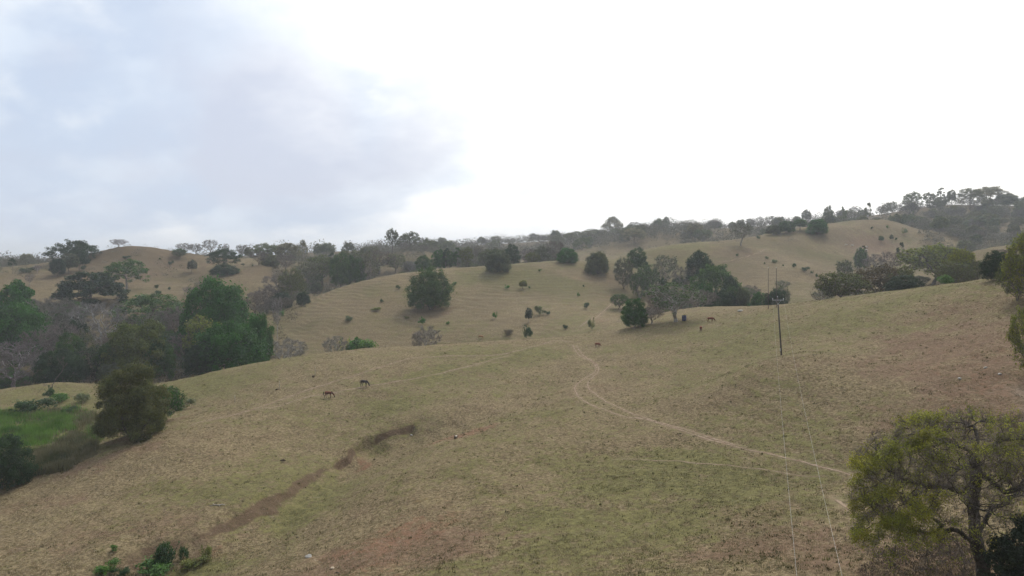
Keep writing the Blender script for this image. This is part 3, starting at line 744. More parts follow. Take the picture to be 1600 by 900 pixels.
# ---------------------------------------------------------------- grass that nobody could count
def blades(rng, x, y, h, wd, per, spread, lean, tint, mat, name, zoff=-0.03):
    n = len(x); z = height(x, y)
    i = np.repeat(np.arange(n), per); m = len(i)
    px_ = x[i] + rng.normal(0, 1, m) * spread[i]; py_ = y[i] + rng.normal(0, 1, m) * spread[i]
    a = rng.uniform(0, 2 * math.pi, m); ln = rng.uniform(0, 1, m) * lean
    hh = h[i] * rng.uniform(0.5, 1.15, m)
    b0 = np.stack([px_, py_, z[i] + zoff], -1)
    sd = np.stack([-np.sin(a), np.cos(a), 0 * a], -1) * (wd[i] * 0.5)[:, None]
    tip = b0 + np.stack([np.cos(a) * ln * hh, np.sin(a) * ln * hh, hh], -1)
    V = np.stack([b0 - sd, b0 + sd, tip], 1).reshape(-1, 3)
    T = np.arange(m * 3).reshape(m, 3)
    t = np.clip(tint[i] + rng.normal(0, 0.15, m), 0, 1)
    return new_mesh(name, V, T, mat, False, {'tint': np.repeat(t, 3)})
def scatter_px(rng, n, box, dmin, dmax, power=1.0):
    """random ground points inside a wedge seen between two pixel columns"""
    Y = dmin * (dmax / dmin) ** (rng.uniform(0, 1, n) ** power); px = rng.uniform(box[0], box[1], n)
    return (px - 800) / F * Y, Y
M_GRASS = make_grass('pasture_grass', (0.085, 0.075, 0.03), (0.29, 0.235, 0.14), (0.15, 0.135, 0.058))
rng = np.random.default_rng(7)
gx, gy = scatter_px(rng, 150000, (-120, 1720), 50, 215); g2 = scatter_px(rng, 50000, (-120, 1720), 48, 105); gx = np.r_[gx, g2[0]]; gy = np.r_[gy, g2[1]]
keep = (fbm(gx, gy, 1 / 2.2, 3, 101) + 0.6 * fbm(gx, gy, 1 / 14.0, 3, 105) > rng.uniform(-0.55, 0.5, len(gx))) & (path_near(gx, gy) < 0.35) & (gully_lip(gx, gy)[0] < 0.15)
gx, gy = gx[keep], gy[keep]
gt = np.clip(0.5 + 0.9 * fbm(gx, gy, 1 / 6.0, 3, 111), 0, 1)
gs = rng.uniform(0.6, 1.3, len(gx)) * (0.7 + 0.003 * gy)
tag(link('pasture_grass', blades(rng, gx, gy, 0.13 * gs, 0.05 * gs, 5, 0.11 * gs, 1.3, gt, M_GRASS, 'pasture_grass')), 'short dry pasture grass in tufts over the near slopes', 'grass', kind='stuff')
M_TUSS = make_grass('tussocks', (0.10, 0.09, 0.035), (0.33, 0.27, 0.16), (0.15, 0.145, 0.055))
gx, gy = scatter_px(rng, 16000, (-120, 1720), 46, 180)
keep = (fbm(gx, gy, 1 / 4.0, 3, 161) + 0.5 * fbm(gx, gy, 1 / 18.0, 2, 165) > rng.uniform(-0.2, 0.45, len(gx))) & (path_near(gx, gy) < 0.25) & (gully_lip(gx, gy)[0] < 0.05); gx, gy = gx[keep], gy[keep]
gs = rng.uniform(0.5, 1.3, len(gx))
tag(link('tussock_grass', blades(rng, gx, gy, 0.24 * gs, 0.055 * gs, 12, 0.20 * gs, 1.5, np.clip(0.5 + fbm(gx, gy, 1 / 7.0, 3, 168), 0, 1), M_TUSS, 'tussock_grass')), 'coarser straw and olive tussocks on the near slope', 'grass', kind='stuff')
M_WEED = make_grass('weeds', (0.075, 0.068, 0.03), (0.17, 0.15, 0.07), (0.11, 0.10, 0.04))
gx, gy = scatter_px(rng, 9000, (-100, 1700), 52, 215)
keep = fbm(gx, gy, 1 / 9.0, 3, 121) > rng.uniform(-0.5, 0.4, len(gx)); gx, gy = gx[keep], gy[keep]
gs = rng.uniform(0.35, 1.15, len(gx)) ** 1.6
tag(link('dark_weeds', blades(rng, gx, gy, 0.22 * gs, 0.10 * gs, 10, 0.17 * gs, 1.1, rng.uniform(0, 1, len(gx)), M_WEED, 'dark_weeds')), 'small dark weeds dotted over the near pasture', 'weeds', kind='stuff')
# tall marsh grass in the hollow, reeds round it
def in_poly(px, py, poly):
    c = np.zeros(len(px), bool); n = len(poly)
    for i in range(n):
        (x0, y0), (x1, y1) = poly[i], poly[(i + 1) % n]
        k = ((y0 > py) != (y1 > py)) & (px < (x1 - x0) * (py - y0) / (y1 - y0 + 1e-9) + x0); c ^= k
    return c
def scatter_poly(rng, n, poly, dmin, dmax):
    P = [ground_hit(p[0], p[1], dmin, dmax)[:2] for p in poly]
    A = np.array(P); x = rng.uniform(A[:, 0].min(), A[:, 0].max(), n); y = rng.uniform(A[:, 1].min(), A[:, 1].max(), n)
    k = in_poly(x, y, P); return x[k], y[k]
M_MARSH = make_grass('marsh_grass', (0.06, 0.14, 0.022), (0.17, 0.30, 0.055), (0.12, 0.19, 0.045))
x2, y2 = scatter_poly(rng, 5200, [(-60, 636), (60, 640), (146, 634), (158, 690), (96, 712), (20, 724), (-60, 724)], 100, 260)
k2 = fbm(x2, y2, 1 / 5.0, 3, 171) > 0.0; x2, y2 = x2[k2], y2[k2]
x, y = scatter_poly(rng, 9000, [(-60, 646), (30, 650), (112, 650), (118, 672), (95, 690), (40, 700), (-60, 705)], 100, 240)
k2 = fbm(x, y, 1 / 3.5, 3, 173) > -0.22; x, y = x[k2], y[k2]; x = np.r_[x, x2]; y = np.r_[y, y2]
tag(link('marsh_grass', blades(rng, x, y, np.clip(1.25 + 1.5 * fbm(x, y, 1 / 4.0, 3, 138), 0.4, 2.6), np.full(len(x), 0.09), 7, np.full(len(x), 0.35), 0.5, np.clip(0.5 + 1.3 * fbm(x, y, 1 / 3.0, 3, 139), 0, 1), M_MARSH, 'marsh_grass')), 'bright green tall grass filling the marshy hollow', 'marsh grass', kind='stuff')
M_REED = make_grass('reeds', (0.075, 0.09, 0.04), (0.27, 0.23, 0.14), (0.15, 0.14, 0.07))
xs, ys = [], []
for poly, n in (([(20, 716), (95, 700), (110, 735), (60, 742), (20, 750)], 2600), ([(85, 700), (118, 672), (150, 690), (150, 712), (110, 730)], 2600), ([(-60, 648), (30, 650), (112, 650), (118, 672), (95, 690), (40, 700), (-60, 705)], 420), ([(-40, 645), (110, 640), (150, 648), (150, 676), (116, 668), (100, 652), (-40, 655)], 2600)):
    x, y = scatter_poly(rng, n, poly, 100, 240); xs.append(x); ys.append(y)
x = np.concatenate(xs); y = np.concatenate(ys); hs = 1.1 + 0.8 * fbm(x, y, 1 / 6.0, 3, 131)
tag(link('dry_reeds', blades(rng, x, y, np.clip(hs, 0.5, 2.4), np.full(len(x), 0.13), 7, np.full(len(x), 0.4), 0.7, np.clip(0.5 + fbm(x, y, 1 / 5.0, 2, 135), 0, 1), M_REED, 'dry_reeds')), 'tan and dull green reeds fringing the marsh grass', 'reeds', kind='stuff')
# ---------------------------------------------------------------- trees
PROTO = {
 'dome': [proto_dome(s, a, cb, nl=17000, lumps=84, leaf=0.021, trunk_r=0.024) for s, a, cb in ((1, 0.82, 0.12), (2, 0.9, 0.16), (3, 0.74, 0.10), (4, 1.0, 0.14))],
 'low': [proto_dome(s, a, 0.02, nl=17000, trunk_r=0.02, lumps=90, leaf=0.021) for s, a in ((5, 0.8), (6, 0.9), (7, 0.66))],
 'tall': [proto_dome(s, a, cb, nl=13000, lumps=64, leaf=0.024, trunk_r=0.022) for s, a, cb in ((8, 1.15, 0.3), (9, 1.3, 0.28), (10, 1.05, 0.33))],
 'umb': [proto_umbrella(s, a, deep=dp) for s, a, dp in ((11, 0.5, 0.42), (12, 0.44, 0.5), (13, 0.58, 0.36), (14, 0.5, 0.55))],
 'canopy': [proto_umbrella(s, a, nl=12000, discs=120, deep=0.75, leaf=0.021) for s, a in ((15, 0.5), (16, 0.45))],
 'bare': [proto_bare(s, a, cb, n, vase=v) for s, a, cb, n, v in ((21, 0.85, 0.2, 260, 0.5), (22, 0.75, 0.22, 240, 0.35), (23, 1.0, 0.25, 240, 0.5), (24, 1.15, 0.3, 220, 0.4))],
 'open': [proto_bare(s, a, cb, 230, leafn=n, vase=0.35, tw=3, leaf=0.024) for s, a, cb, n in ((31, 0.85, 0.22, 4200), (32, 1.0, 0.25, 4200), (33, 0.95, 0.2, 3200), (34, 0.78, 0.25, 4200))],
 'thin': [proto_bare(s, a, cb, 210, leafn=n, vase=0.4, tw=4, leaf=0.02, lpat=0.15) for s, a, cb, n in ((41, 0.85, 0.22, 1700), (42, 1.0, 0.28, 1500))],
 'slim': [proto_slender(s, a) for s, a in ((51, 2.0), (52, 2.6))],
 'feather': [proto_bare(s, a, cb, 240, leafn=n, vase=0.15, tw=4, twl=0.07, leaf=0.017) for s, a, cb, n in ((71, 0.75, 0.06, 8500), (72, 0.95, 0.08, 8500), (73, 0.65, 0.05, 8500))],
 'clump': [proto_dome(81, 1.02, -0.04, nl=36000, lumps=70, leaf=0.017, trunk_r=0.03)],
 'bush': [proto_bush(s, a) for s, a in ((61, 0.75), (62, 0.6), (63, 0.95))],
}
ASP = {'dome': (0.82, 0.9, 0.74, 1.0), 'low': (0.8, 0.9, 0.66), 'tall': (1.15, 1.3, 1.05), 'umb': (0.5, 0.44, 0.58, 0.5), 'canopy': (0.5, 0.45), 'bare': (0.85, 0.75, 1.0, 1.15), 'open': (0.85, 1.0, 0.95, 0.78), 'thin': (0.85, 1.0), 'slim': (2.0, 2.6), 'bush': (0.75, 0.6, 0.95), 'feather': (0.75, 0.95, 0.65), 'clump': (1.02,)}
NAME = {'dome': 'domed_tree', 'low': 'spreading_tree', 'tall': 'broadleaf_tree', 'umb': 'umbrella_tree', 'canopy': 'canopy_tree', 'bare': 'bare_tree', 'open': 'open_tree', 'thin': 'sparse_tree', 'slim': 'slender_tree', 'bush': 'bush', 'feather': 'feathery_tree', 'clump': 'crowned_tree'}
GROUP = {'dome': 'dense dark domed trees', 'low': 'trees leafy down to the ground', 'tall': 'upright leafy trees', 'umb': 'flat crowned umbrella trees', 'canopy': 'broad dark canopy trees', 'bare': 'leafless grey trees', 'open': 'loose leaved trees', 'thin': 'half bare trees', 'slim': 'slender trees with a tuft of leaves', 'bush': 'bushes on the pasture hills', 'feather': 'feathery brushy trees', 'clump': 'clumpy crowned trees'}
TINT = {'dk': (0.021, 0.046, 0.019), 'gr': (0.024, 0.096, 0.010), 'md': (0.046, 0.098, 0.022), 'ru': (0.074, 0.086, 0.028), 'ol': (0.088, 0.102, 0.032), 'yg': (0.155, 0.175, 0.045), 'gg': (0.090, 0.105, 0.066), 'br': (0.115, 0.085, 0.060),
        'gy': (0.27, 0.245, 0.225), 'wh': (0.40, 0.375, 0.35), 'bk': (0.10, 0.085, 0.07), 'tw': (0.20, 0.165, 0.14)}
trng = np.random.default_rng(99)
def put(kind, x, y, wm, hm, col, label, group=None, bark=None, sink=0.15):
    v = PROTO[kind]; a = np.array(ASP[kind]); s = np.abs(np.log(a / (hm / wm))) + trng.uniform(0, 0.35, len(a)); i = int(s.argmin())
    z = float(height(np.array([x]), np.array([y]))[0])
    c = np.array(TINT[col]) * trng.uniform(0.88, 1.14) * np.array([trng.uniform(0.92, 1.08), 1, trng.uniform(0.9, 1.1)])
    if y > 480: c = c * 0.42 + 0.58 * np.array((0.15, 0.152, 0.118))  # distant trees paled: extra haze painted into their leaf colour
    nm = NAME[kind]; grp = group or GROUP[kind]
    rz = trng.uniform(0, 6.28)
    if kind == 'bush':
        c = c * 1.7
        o = link(nm, v[i]['crown'], None, (x, y, z - 0.05 * hm), c); o.rotation_euler = (0, 0, rz); o.scale = (wm, wm, hm)
        return tag(o, label, 'bush', grp)
    r = empty(nm, (x, y, z - sink), rz, (wm, wm * trng.uniform(0.9, 1.08), hm)); tag(r, label, 'tree', grp)
    barkc = np.array(TINT[bark or ('gy' if kind in ('bare', 'thin') else 'tw')]) * trng.uniform(0.85, 1.15)
    if kind == 'bare' and col in ('gy', 'wh', 'tw', 'bk'): barkc = c
    link('trunk', v[i]['trunk'], r, None, barkc)
    if 'twigs' in v[i]: link('twigs', v[i]['twigs'], r, None, barkc * 0.45 + 0.5 * np.array((0.155, 0.135, 0.125)))
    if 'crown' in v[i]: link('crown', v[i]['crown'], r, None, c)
    return r
def tree(line):
    kind, px, base, d, top, wpx, col, label = [q.strip() for q in line.split('|')]
    px = float(px); wpx = float(wpx); top = float(top); bark = None
    if '/' in col: col, bark = col.split('/')
    if base != '-':
        x, y, _ = ground_hit(px, float(base), float(d) * 0.72 if d != '-' else 45, hf=height)
    else:
        y = float(d); x = (px - 800) / F * y
    z = float(height(np.array([x]), np.array([y]))[0])
    hm = -(top - HZ) / F * y - z; wm = wpx / F * y
    if hm < 0.35 * wm * (0.8 if kind in ('umb', 'canopy', 'bush') else 1) or hm > 4.5 * wm:
        print('TREE?', label, 'w %.1f h %.1f d %.0f' % (wm, hm, y)); hm = min(max(hm, 0.35 * wm), 4.5 * wm)
    return put(kind, x, y, wm, hm, col, label, bark=bark)
TREES = """
canopy|142|-|345|424|112|dk|very broad near-black canopy tree standing alone below the small round-topped hill
canopy|14|-|300|438|120|gr|green domed canopy tree cut by the frame edge, above another darker one
dome|22|-|262|472|105|gr|heavy dark green tree under the green canopy tree at the frame edge
bare|82|-|290|464|78|gy|leafless grey tree with pale limbs between the frame-edge canopy tree and the whitest bare tree
bare|152|-|275|470|84|wh|largest whitish leafless tree of the wooded hollow, limbs spread like a fan
bare|95|-|256|504|66|gy|low leafless grey tree under the dark flat crown in the wooded hollow
umb|112|-|266|499|62|dk|small dark flat crown between the two grey leafless trees of the hollow
bare|24|-|228|532|92|gy|tall pale leafless tree at the frame edge above the marsh mound
bare|-25|-|225|540|70|gy|pale leafless tree half outside the frame above the marsh
dome|95|-|215|543|80|dk|black-green bushy tree right behind the leaning dead tree
tall|108|-|232|518|52|md|dark round-headed tree rising behind the black-green bushy one
open|150|-|226|540|66|dk|dull dark tree between the black-green bushy tree and the olive broadleaf
umb|237|-|315|458|122|md/bk|long flat dark green umbrella crown under the round-topped hill
tall|212|-|222|499|94|ol|big olive-topped broadleaf tree right above the near rusty-crowned tree
tall|180|-|225|530|60|md|dark shoulder tree leaning on the big olive broadleaf
dome|250|-|224|528|46|md|small dark green tree tucked beside the big olive broadleaf
tall|170|-|214|566|34|gg|little pale green tree peeping over the near rusty-crowned tree
dome|340|-|262|432|112|gr|big glossy dark green tree, upper one of the pair beyond the crest
dome|357|-|214|500|126|gr|big glossy dark green tree, lower one of the pair, at the crest
dome|404|-|232|490|46|gr|narrow glossy tree filling the gap beside the upper of the big pair
dome|312|-|208|533|54|dk|smaller dark tree hugging the lower of the big glossy pair
open|316|-|242|491|60|yg|airy yellow-green tree between the two big glossy dark trees
bare|276|-|292|478|64|tw|brownish leafless tree behind the flat green umbrella crown
bare|292|-|246|520|56|tw|brown leafless tree below the airy yellow-green one
bare|255|-|300|490|50|gy|thin grey leafless tree above the olive broadleaf
thin|236|-|285|486|44|md|half bare dark tree between the umbrella crown and the olive broadleaf
bare|180|-|262|520|60|tw|brown leafless tree under the whitest bare tree
bare|60|-|245|515|60|tw|dull brown leafless tree beneath the heavy dark green tree
thin|130|-|244|512|46|ol|half bare olive tree beneath the whitest bare tree
clump|206|684|128|567|114|ru/bk|near tree with a dense rusty olive crown at the edge of the marsh hollow
feather|248|660|131|603|72|gr|bright green little tree growing against the near rusty-crowned tree
bush|282|640|140|622|40|gg|sparse pale bush on the slope beside the near rusty-crowned tree
low|2|762|112|679|92|dk|dark near tree at the frame edge above the lower pasture
bush|78|622|170|601|22|dk|dark bush at the foot of the leaning dead tree
bush|92|628|165|612|44|md|mid green bush on the marsh bank below the leaning dead tree
bush|127|629|170|612|38|gg|greyish rounded bush on the marsh bank
bush|108|646|160|636|34|dk|dark low bush at the upper rim of the marsh grass
bush|45|646|160|636|70|dk|dark low scrub strip along the upper rim of the marsh
umb|114|410|430|374|78|dk/bk|big dark umbrella tree on the skyline beside the round-topped hill
tall|124|-|425|388|32|dk|dark bushy tree standing under the big skyline umbrella tree
bare|186|-|474|373|28|gy|small leafless tree on top of the round-topped hill
umb|198|452|380|404|66|md/gy|sparse umbrella tree on the flank of the round-topped hill
tall|108|428|410|394|28|gg|pale grey green tree under the skyline umbrella tree
dome|90|432|410|403|24|dk|dark tree beside the pale one under the skyline umbrella tree
slim|20|428|400|403|13|dk|lone small dark headed tree on a thin trunk near the frame edge
bush|40|427|400|417|28|dk|dark scrub behind the near edge of the low brown spur
bare|58|427|405|413|13|wh|tiny whitish bare tree on the low brown spur
bare|46|447|380|428|14|gy|faint leafless tree on the face of the low brown spur
bush|130|422|420|414|11|dk|small black bush at the foot of the round-topped hill
bush|266|414|440|407|10|dk|round dark bush high on the flank of the round-topped hill
bush|251|406|450|402|5|dk|tiny dark bush above the round one on the hill flank
bush|247|460|380|453|15|dk|dark bush on the saddle below the round-topped hill
bush|244|451|390|444|10|dk|small dark bush just above the saddle bush
bush|265|453|390|448|7|dk|tiny bush beside the saddle bushes
bush|196|404|455|399|16|dk|dark scrub patch near the summit of the round-topped hill
tall|300|426|430|405|17|gg|small conical grey green tree on the saddle by the round-topped hill
bare|288|-|480|379|26|gy|grey leafless tree at the end of the round-topped hill's ridge
bare|306|-|490|380|24|tw|brownish leafless tree next along the ridge from the grey one
bare|328|-|500|374|24|wh|pale fan-shaped leafless tree on the skyline above the dark canopy tree
open|280|-|468|388|24|md|dark half-leafy tree where the round-topped hill meets the skyline
umb|350|424|415|387|57|dk/bk|wide dark umbrella tree on the knoll, below the pale skyline trees
low|350|430|408|412|46|dk|dark undergrowth tree under the wide umbrella tree on the knoll
slim|344|-|500|381|9|dk|slim dark tree on the skyline just over the wide umbrella tree
bare|353|-|505|380|12|gy|small bare tree poking over the wide umbrella tree
bare|378|-|500|382|18|gy|spindly bare tree on the skyline between the two dark umbrella trees
tall|388|-|500|386|14|gg|small grey green tree beside the spindly bare one on the skyline
umb|417|-|520|379|52|md/bk|long green umbrella tree on the skyline behind the knoll
umb|448|-|515|379|50|br/bk|reddish brown umbrella tree on the skyline next to a pale bare one
umb|473|-|560|374|17|gy|pale umbrella-shaped tree alone on the skyline
low|423|416|425|396|30|gg/bk|rounded grey green tree on top of the knoll
bare|405|-|432|391|30|tw|rounded brown leafless tree behind the knoll top
bare|447|-|430|396|30|tw|brown leafless tree on the far side of the knoll
bush|373|425|400|419|7|md|small green bush on the flank of the knoll
bush|395|417|420|412|4|dk|tiny dark bush on top of the knoll
feather|456|-|352|418|42|ol|olive leafy tree above the brown hollow
bare|437|-|358|428|58|gy|wide grey leafless tree leaning over the brown hollow
bare|418|-|338|446|44|tw|dim brown leafless tree low in the hollow
thin|470|-|372|430|40|md|half bare dark tree at the lower edge of the tree row
low|474|476|345|455|20|dk|small black-green tree at the very end of the tree row
bare|400|-|330|455|44|tw|brown leafless tree right behind the big glossy pair
low|440|-|335|455|34|dk|dark thicket tree in the shade of the hollow
bare|433|530|262|462|17|wh|thin pale dead tree standing alone on the near foot of the middle hill
bush|442|496|310|482|12|gr|bright green small bush on the crest line near the thin dead tree
bare|446|-|236|528|72|wh|low pale grey leafless thicket just behind the crest
bare|524|-|240|524|42|wh|pale bare bush with yellowish fringe behind the crest
bush|536|-|246|525|34|yg|yellow green bush among the pale bare ones behind the crest
bush|572|-|240|528|56|md|broad dark green bush spilling along behind the crest
bush|554|-|243|524|40|gr|leafy green bush beside the pale bare one behind the crest
bare|668|-|246|508|44|wh|whitish bare twiggy tree behind the crest below the big round tree
bare|652|-|248|518|22|gy|small bare tree next to the whitish twiggy one
open|504|446|385|397|46|ol/bk|olive yellowish tree at the head of the hillside tree row
open|480|452|380|408|36|gg/gy|grey green tree in the row with a pale trunk
tall|532|-|398|393|38|md/bk|dark green tree second from the olive one along the row
slim|517|440|385|394|15|dk|narrow dark tree wedged in the hillside row
open|547|433|385|391|42|ol/bk|brownish olive tree in the middle of the hillside row
tall|556|-|402|398|34|md|green tree behind the brownish olive one
thin|574|-|405|392|38|gg|grey half bare tree of the hillside row
thin|592|428|392|390|58|br/bk|broad brown-twigged tree near the upper end of the hillside row
open|618|426|390|396|32|ol|low olive tree at the upper end of the hillside row
low|641|421|385|408|24|dk|low dark green tree at the corner where the tree row meets the hill
tall|662|-|395|398|28|md|green tree beginning the thick clump behind the hill crest
tall|686|-|402|389|26|gr|fresh green tree in the thick clump behind the hill crest
tall|703|-|400|391|24|md|middle tree in the thick clump behind the hill crest
slim|697|-|398|387|12|dk|slim pointed tree sticking out of the clump behind the crest
slim|715|-|400|386|12|md|second slim pointed tree in the clump behind the crest
low|715|412|385|398|34|dk|dark low tree at the base of the clump behind the crest
open|729|-|400|385|24|ol|olive tree at the end of the clump behind the crest
thin|743|412|390|383|26|br/bk|brown forked half bare tree on the crest next to the clump
low|777|425|365|387|38|gg/bk|round silvery green tree with a short trunk alone on the hill crest
open|760|-|420|388|24|gg|pale tree behind the round silvery one
tall|799|-|430|380|30|dk|dark green tree behind the crest just past the silvery one
bare|826|-|432|388|28|tw|brown leafless tree behind the crest
open|848|-|425|383|28|gg/gy|pale grey green tree behind the crest
bare|868|-|420|376|30|tw|brownish bare tree sticking up behind the crest's end
low|887|411|392|386|34|gr|fresh green bushy tree where the middle hill's crest dips
low|934|428|365|392|40|ol/bk|large round olive and dark tree in the dip past the middle hill
feather|975|-|350|402|32|gg|grey green tree with hanging foliage in the dip
tall|996|-|372|386|34|md|rounded green tree uphill in the dip between the hills
feather|1012|-|345|412|38|md|mid green tree low in the dip between the hills
feather|1000|-|335|424|30|md|green tree at the bottom of the dip
thin|1040|-|352|398|42|gg|pale grey half bare tree in the middle of the dip
low|1035|-|325|433|24|dk|small dark rounded tree by the brown bare tree
low|1060|446|320|431|20|dk|small dark tree on open ground above the half bare lone tree
bare|1070|-|335|415|34|gy|grey leafless tree between the dip and the two broad umbrella trees
umb|1093|-|335|391|56|dk/bk|upper of two broad dark umbrella trees in the valley
umb|1116|-|312|412|80|md/bk|lower of two broad dark umbrella trees in the valley
umb|1140|-|300|430|40|dk|small dark umbrella crown at the edge of the two broad ones
open|1102|-|272|442|26|gr|bright green small tree between the umbrella trees and the dark thicket
low|1130|-|262|450|52|dk|dark dense tree of the thicket just behind the crest
tall|1142|-|266|444|34|md|upright dark tree in the thicket behind the crest
low|1108|-|255|460|34|dk|dark tree at the near end of the thicket behind the crest
tall|1160|-|262|446|26|gg|greyish upright tree in the thicket behind the crest
low|1186|-|250|455|34|gr|green rounded tree behind the crest just before the thin poles
low|1212|-|246|450|36|dk|dark green rounded tree behind the thin twin poles
thin|1222|-|252|446|28|gg|pale half bare tree behind the thin twin poles
low|992|512|212|465|46|gr|boxy dark green leafy tree on the crest beside the path
bare|1018|506|212|478|40|gy|grey twiggy bare tree growing against the boxy green one
thin|1056|503|216|440|92|md/wh|large half bare pinkish-grey tree with green lower leaves on the crest
bare|1092|-|245|452|62|gy|grey leafless tree behind the crest beside the large half bare one
bare|1030|-|250|455|44|tw|pinkish brown leafless tree behind the boxy green one
low|672|484|300|416|74|md/bk|big round tree standing alone on the middle hillside
bush|623|452|330|445|9|dk|small dark bush uphill of the big lone round tree
bush|596|473|310|466|8|dk|small dark bush across the slope from the big lone round tree
bush|546|502|285|493|20|gg|low grey green bush on the lower middle hillside
bush|660|507|280|494|16|gr|bright green bush just below the big lone round tree
bush|709|447|330|440|9|md|little bush touching the uphill side of the big lone round tree
bush|791|452|335|444|11|gr|small green bush on the open top of the middle hill
bush|775|498|300|486|11|gr|small upright green bush in the middle of the hillside
bush|793|524|268|513|24|bk|dark purplish brush heap at the foot of the middle hill
tall|817|452|330|437|14|yg|small young yellow green tree on the open middle hill
bush|828|451|330|446|5|dk|tiny dark bush beside the young yellow green tree
bush|912|449|340|444|5|dk|tiny dark bush on the far flank of the middle hill
bush|903|464|320|456|8|md|small green bush on the far flank of the middle hill
bush|843|424|360|420|6|md|tiny green bush near the top of the middle hill
tall|826|504|272|480|13|dk|narrow dark tree growing out of the dark bush above the crest
bush|821|530|255|506|21|dk|dark green tall bush standing right above the crest
bush|844|492|285|477|18|gg|pale grey green bush behind the narrow dark tree
bush|856|492|285|485|12|dk|dark low bush next to the pale grey green one
bush|916|482|300|472|12|dk|dark flat bush beside the hillside path
bush|884|514|262|507|13|dk|dark flat bush close above the path over the crest
bush|926|516|250|495|16|gg|pale thin bush beside the path over the crest
bush|700|507|282|502|10|md|low green tuft bush down the slope from the lone round tree
bush|586|486|298|482|18|ol|low olive scrub on the middle hillside
bush|636|498|286|494|12|ol|low olive scrub by the bright green bush
low|1278|366|440|341|34|gr/bk|dome shaped dark tree alone on the far shoulder with shadow beneath
thin|1158|384|425|346|36|gg/gy|greyish tall tree on the far spur beside the gully head
dome|1228|364|455|344|30|md|rounded dark tree on the far shoulder next to the lone dome tree
dome|1208|367|455|350|24|gg|greyish rounded tree beside the dark one on the far shoulder
tall|1250|360|470|341|24|md|grey green tree just behind the far shoulder's top
bush|1186|374|440|366|8|dk|small dark bush at the edge of the far shoulder
bush|1153|401|400|395|6|dk|small dark bush on the far spur below the greyish tall tree
bush|1194|413|380|409|4|dk|tiny dark bush on the far spur, nearer the poles
bush|1257|424|375|416|16|dk|widest dark bush along the far gully
bush|1240|418|385|411|10|dk|dark bush just up the gully from the widest one
bush|1211|411|390|405|15|gg|low grey scrub patch in the far gully
bush|1198|405|400|400|9|gg|low grey scrub higher in the far gully
bush|1224|416|385|413|4|dk|tiny bush in the far gully between the scrub patches
bush|1270|428|370|422|7|dk|small dark bush at the lower end of the far gully
bush|1276|434|360|426|6|dk|little bush below the others in the far gully
bush|1362|358|480|354|5|dk|tiny black bush high on the far bare hill
tall|1377|379|455|368|9|md|small dark tree on the face of the far bare hill
tall|1393|376|460|366|7|gg|small greyish tree on the face of the far bare hill
bush|1387|357|480|351|6|md|little bush near the top of the far bare hill
bush|1411|366|470|355|12|gg|pale green bush on the far bare hill near the woods
bush|1400|375|455|371|5|dk|tiny bush beside the small greyish tree
low|1345|-|395|386|22|md|dark green tree at the foot of the far bare hill
slim|1350|-|400|383|8|dk|slim dark tree sticking up at the foot of the far bare hill
open|1320|-|345|405|26|gg|grey green tree above the round olive tree
bare|1366|-|340|396|34|gy|pale leafless tree behind the reddish brown one
bare|1392|-|345|392|34|tw|hazy leafless tree behind the reddish brown one, nearer the pale green tree
slim|1408|-|365|378|13|dk|small dark upright tree above the valley's bare trees
feather|1314|-|196|424|80|ol/tw|round olive brushy tree behind the crest past the poles
open|1374|-|212|412|66|br/bk|reddish brown leafy tree behind the crest
low|1412|-|192|428|58|dk|dark green tree behind the crest under the reddish one
open|1408|-|220|415|44|ol|olive tree between the reddish brown and the pale green trees
open|1458|446|178|381|92|yg/bk|tall pale green airy tree with a thick trunk behind the crest
feather|1500|-|190|386|50|yg|fresh green airy tree beside the thick-trunked one
feather|1490|-|178|408|56|gg|grey green bushy tree under the pale green airy tree
bush|1476|-|170|428|40|md|green bush at the foot of the pale green airy tree
open|1528|-|185|405|44|gg|thin grey green tree on the crest next to the dark one
low|1556|438|146|390|46|dk|dark bushy tree on the crest near the frame edge
bare|1570|-|155|388|44|tw|brown twiggy tree entangled with the dark crest tree
feather|1606|-|122|362|66|yg|near feathery olive tree cut by the frame edge
feather|1590|470|122|395|60|ol|near feathery grey green bush tree at the frame edge
feather|1612|585|98|478|66|yg|yellow green near bushy tree hanging down the slope at the frame edge
umb|613|379|520|356|24|dk/bk|dark layered tree standing up from the far skyline
umb|641|-|560|361|36|dk/bk|flat umbrella tree on the far skyline beside the dark layered one
umb|545|-|590|378|24|dk|dark low umbrella tree on the far skyline over the tree row
tall|510|-|610|379|30|md|low dark trees clump on the far skyline above the olive tree
tall|497|-|620|380|16|md|round dark far tree beside the skyline clump
umb|670|-|620|372|34|dk|dark flat far tree below the skyline, by the green clump
dome|698|-|640|376|30|md|dark rounded far tree below the skyline
umb|957|-|900|338|38|gy|pale leafless umbrella tree alone on the far skyline
dome|1031|-|780|341|30|md|round dark tree on the far skyline above the open far slope
umb|1041|-|800|338|14|dk|small layered tree behind the round one on the far skyline
umb|991|380|690|355|40|gy|pale sparse umbrella tree on the far open slope
umb|1086|-|600|348|34|br|brownish umbrella tree on the far spur
open|1098|-|590|358|30|gr|green tree beside the brownish umbrella tree on the far spur
dome|915|377|690|366|14|dk|small dark dome tree on the far open slope
dome|975|377|640|366|20|md|rounded far tree group on the open far slope
slim|1470|-|700|293|13|dk|tallest dark pointed tree on the highest ridge
umb|1426|-|720|299|32|md/gy|umbrella tree on the ridge where the woods step up
umb|1452|-|715|300|26|gg|grey umbrella tree between two taller ridge trees
tall|1487|-|700|296|15|gg|greyish rounded tree beside the tallest pointed one
umb|1516|-|690|293|44|gg/gy|broad pale umbrella tree on the highest ridge
umb|1546|-|695|291|54|gy/gy|broadest bare umbrella tree on the highest ridge
dome|1574|-|680|302|40|md|dark rounded tree at the end of the highest ridge
low|1543|320|660|311|9|dk|small black bushy tree below the bare umbrella tree of the ridge
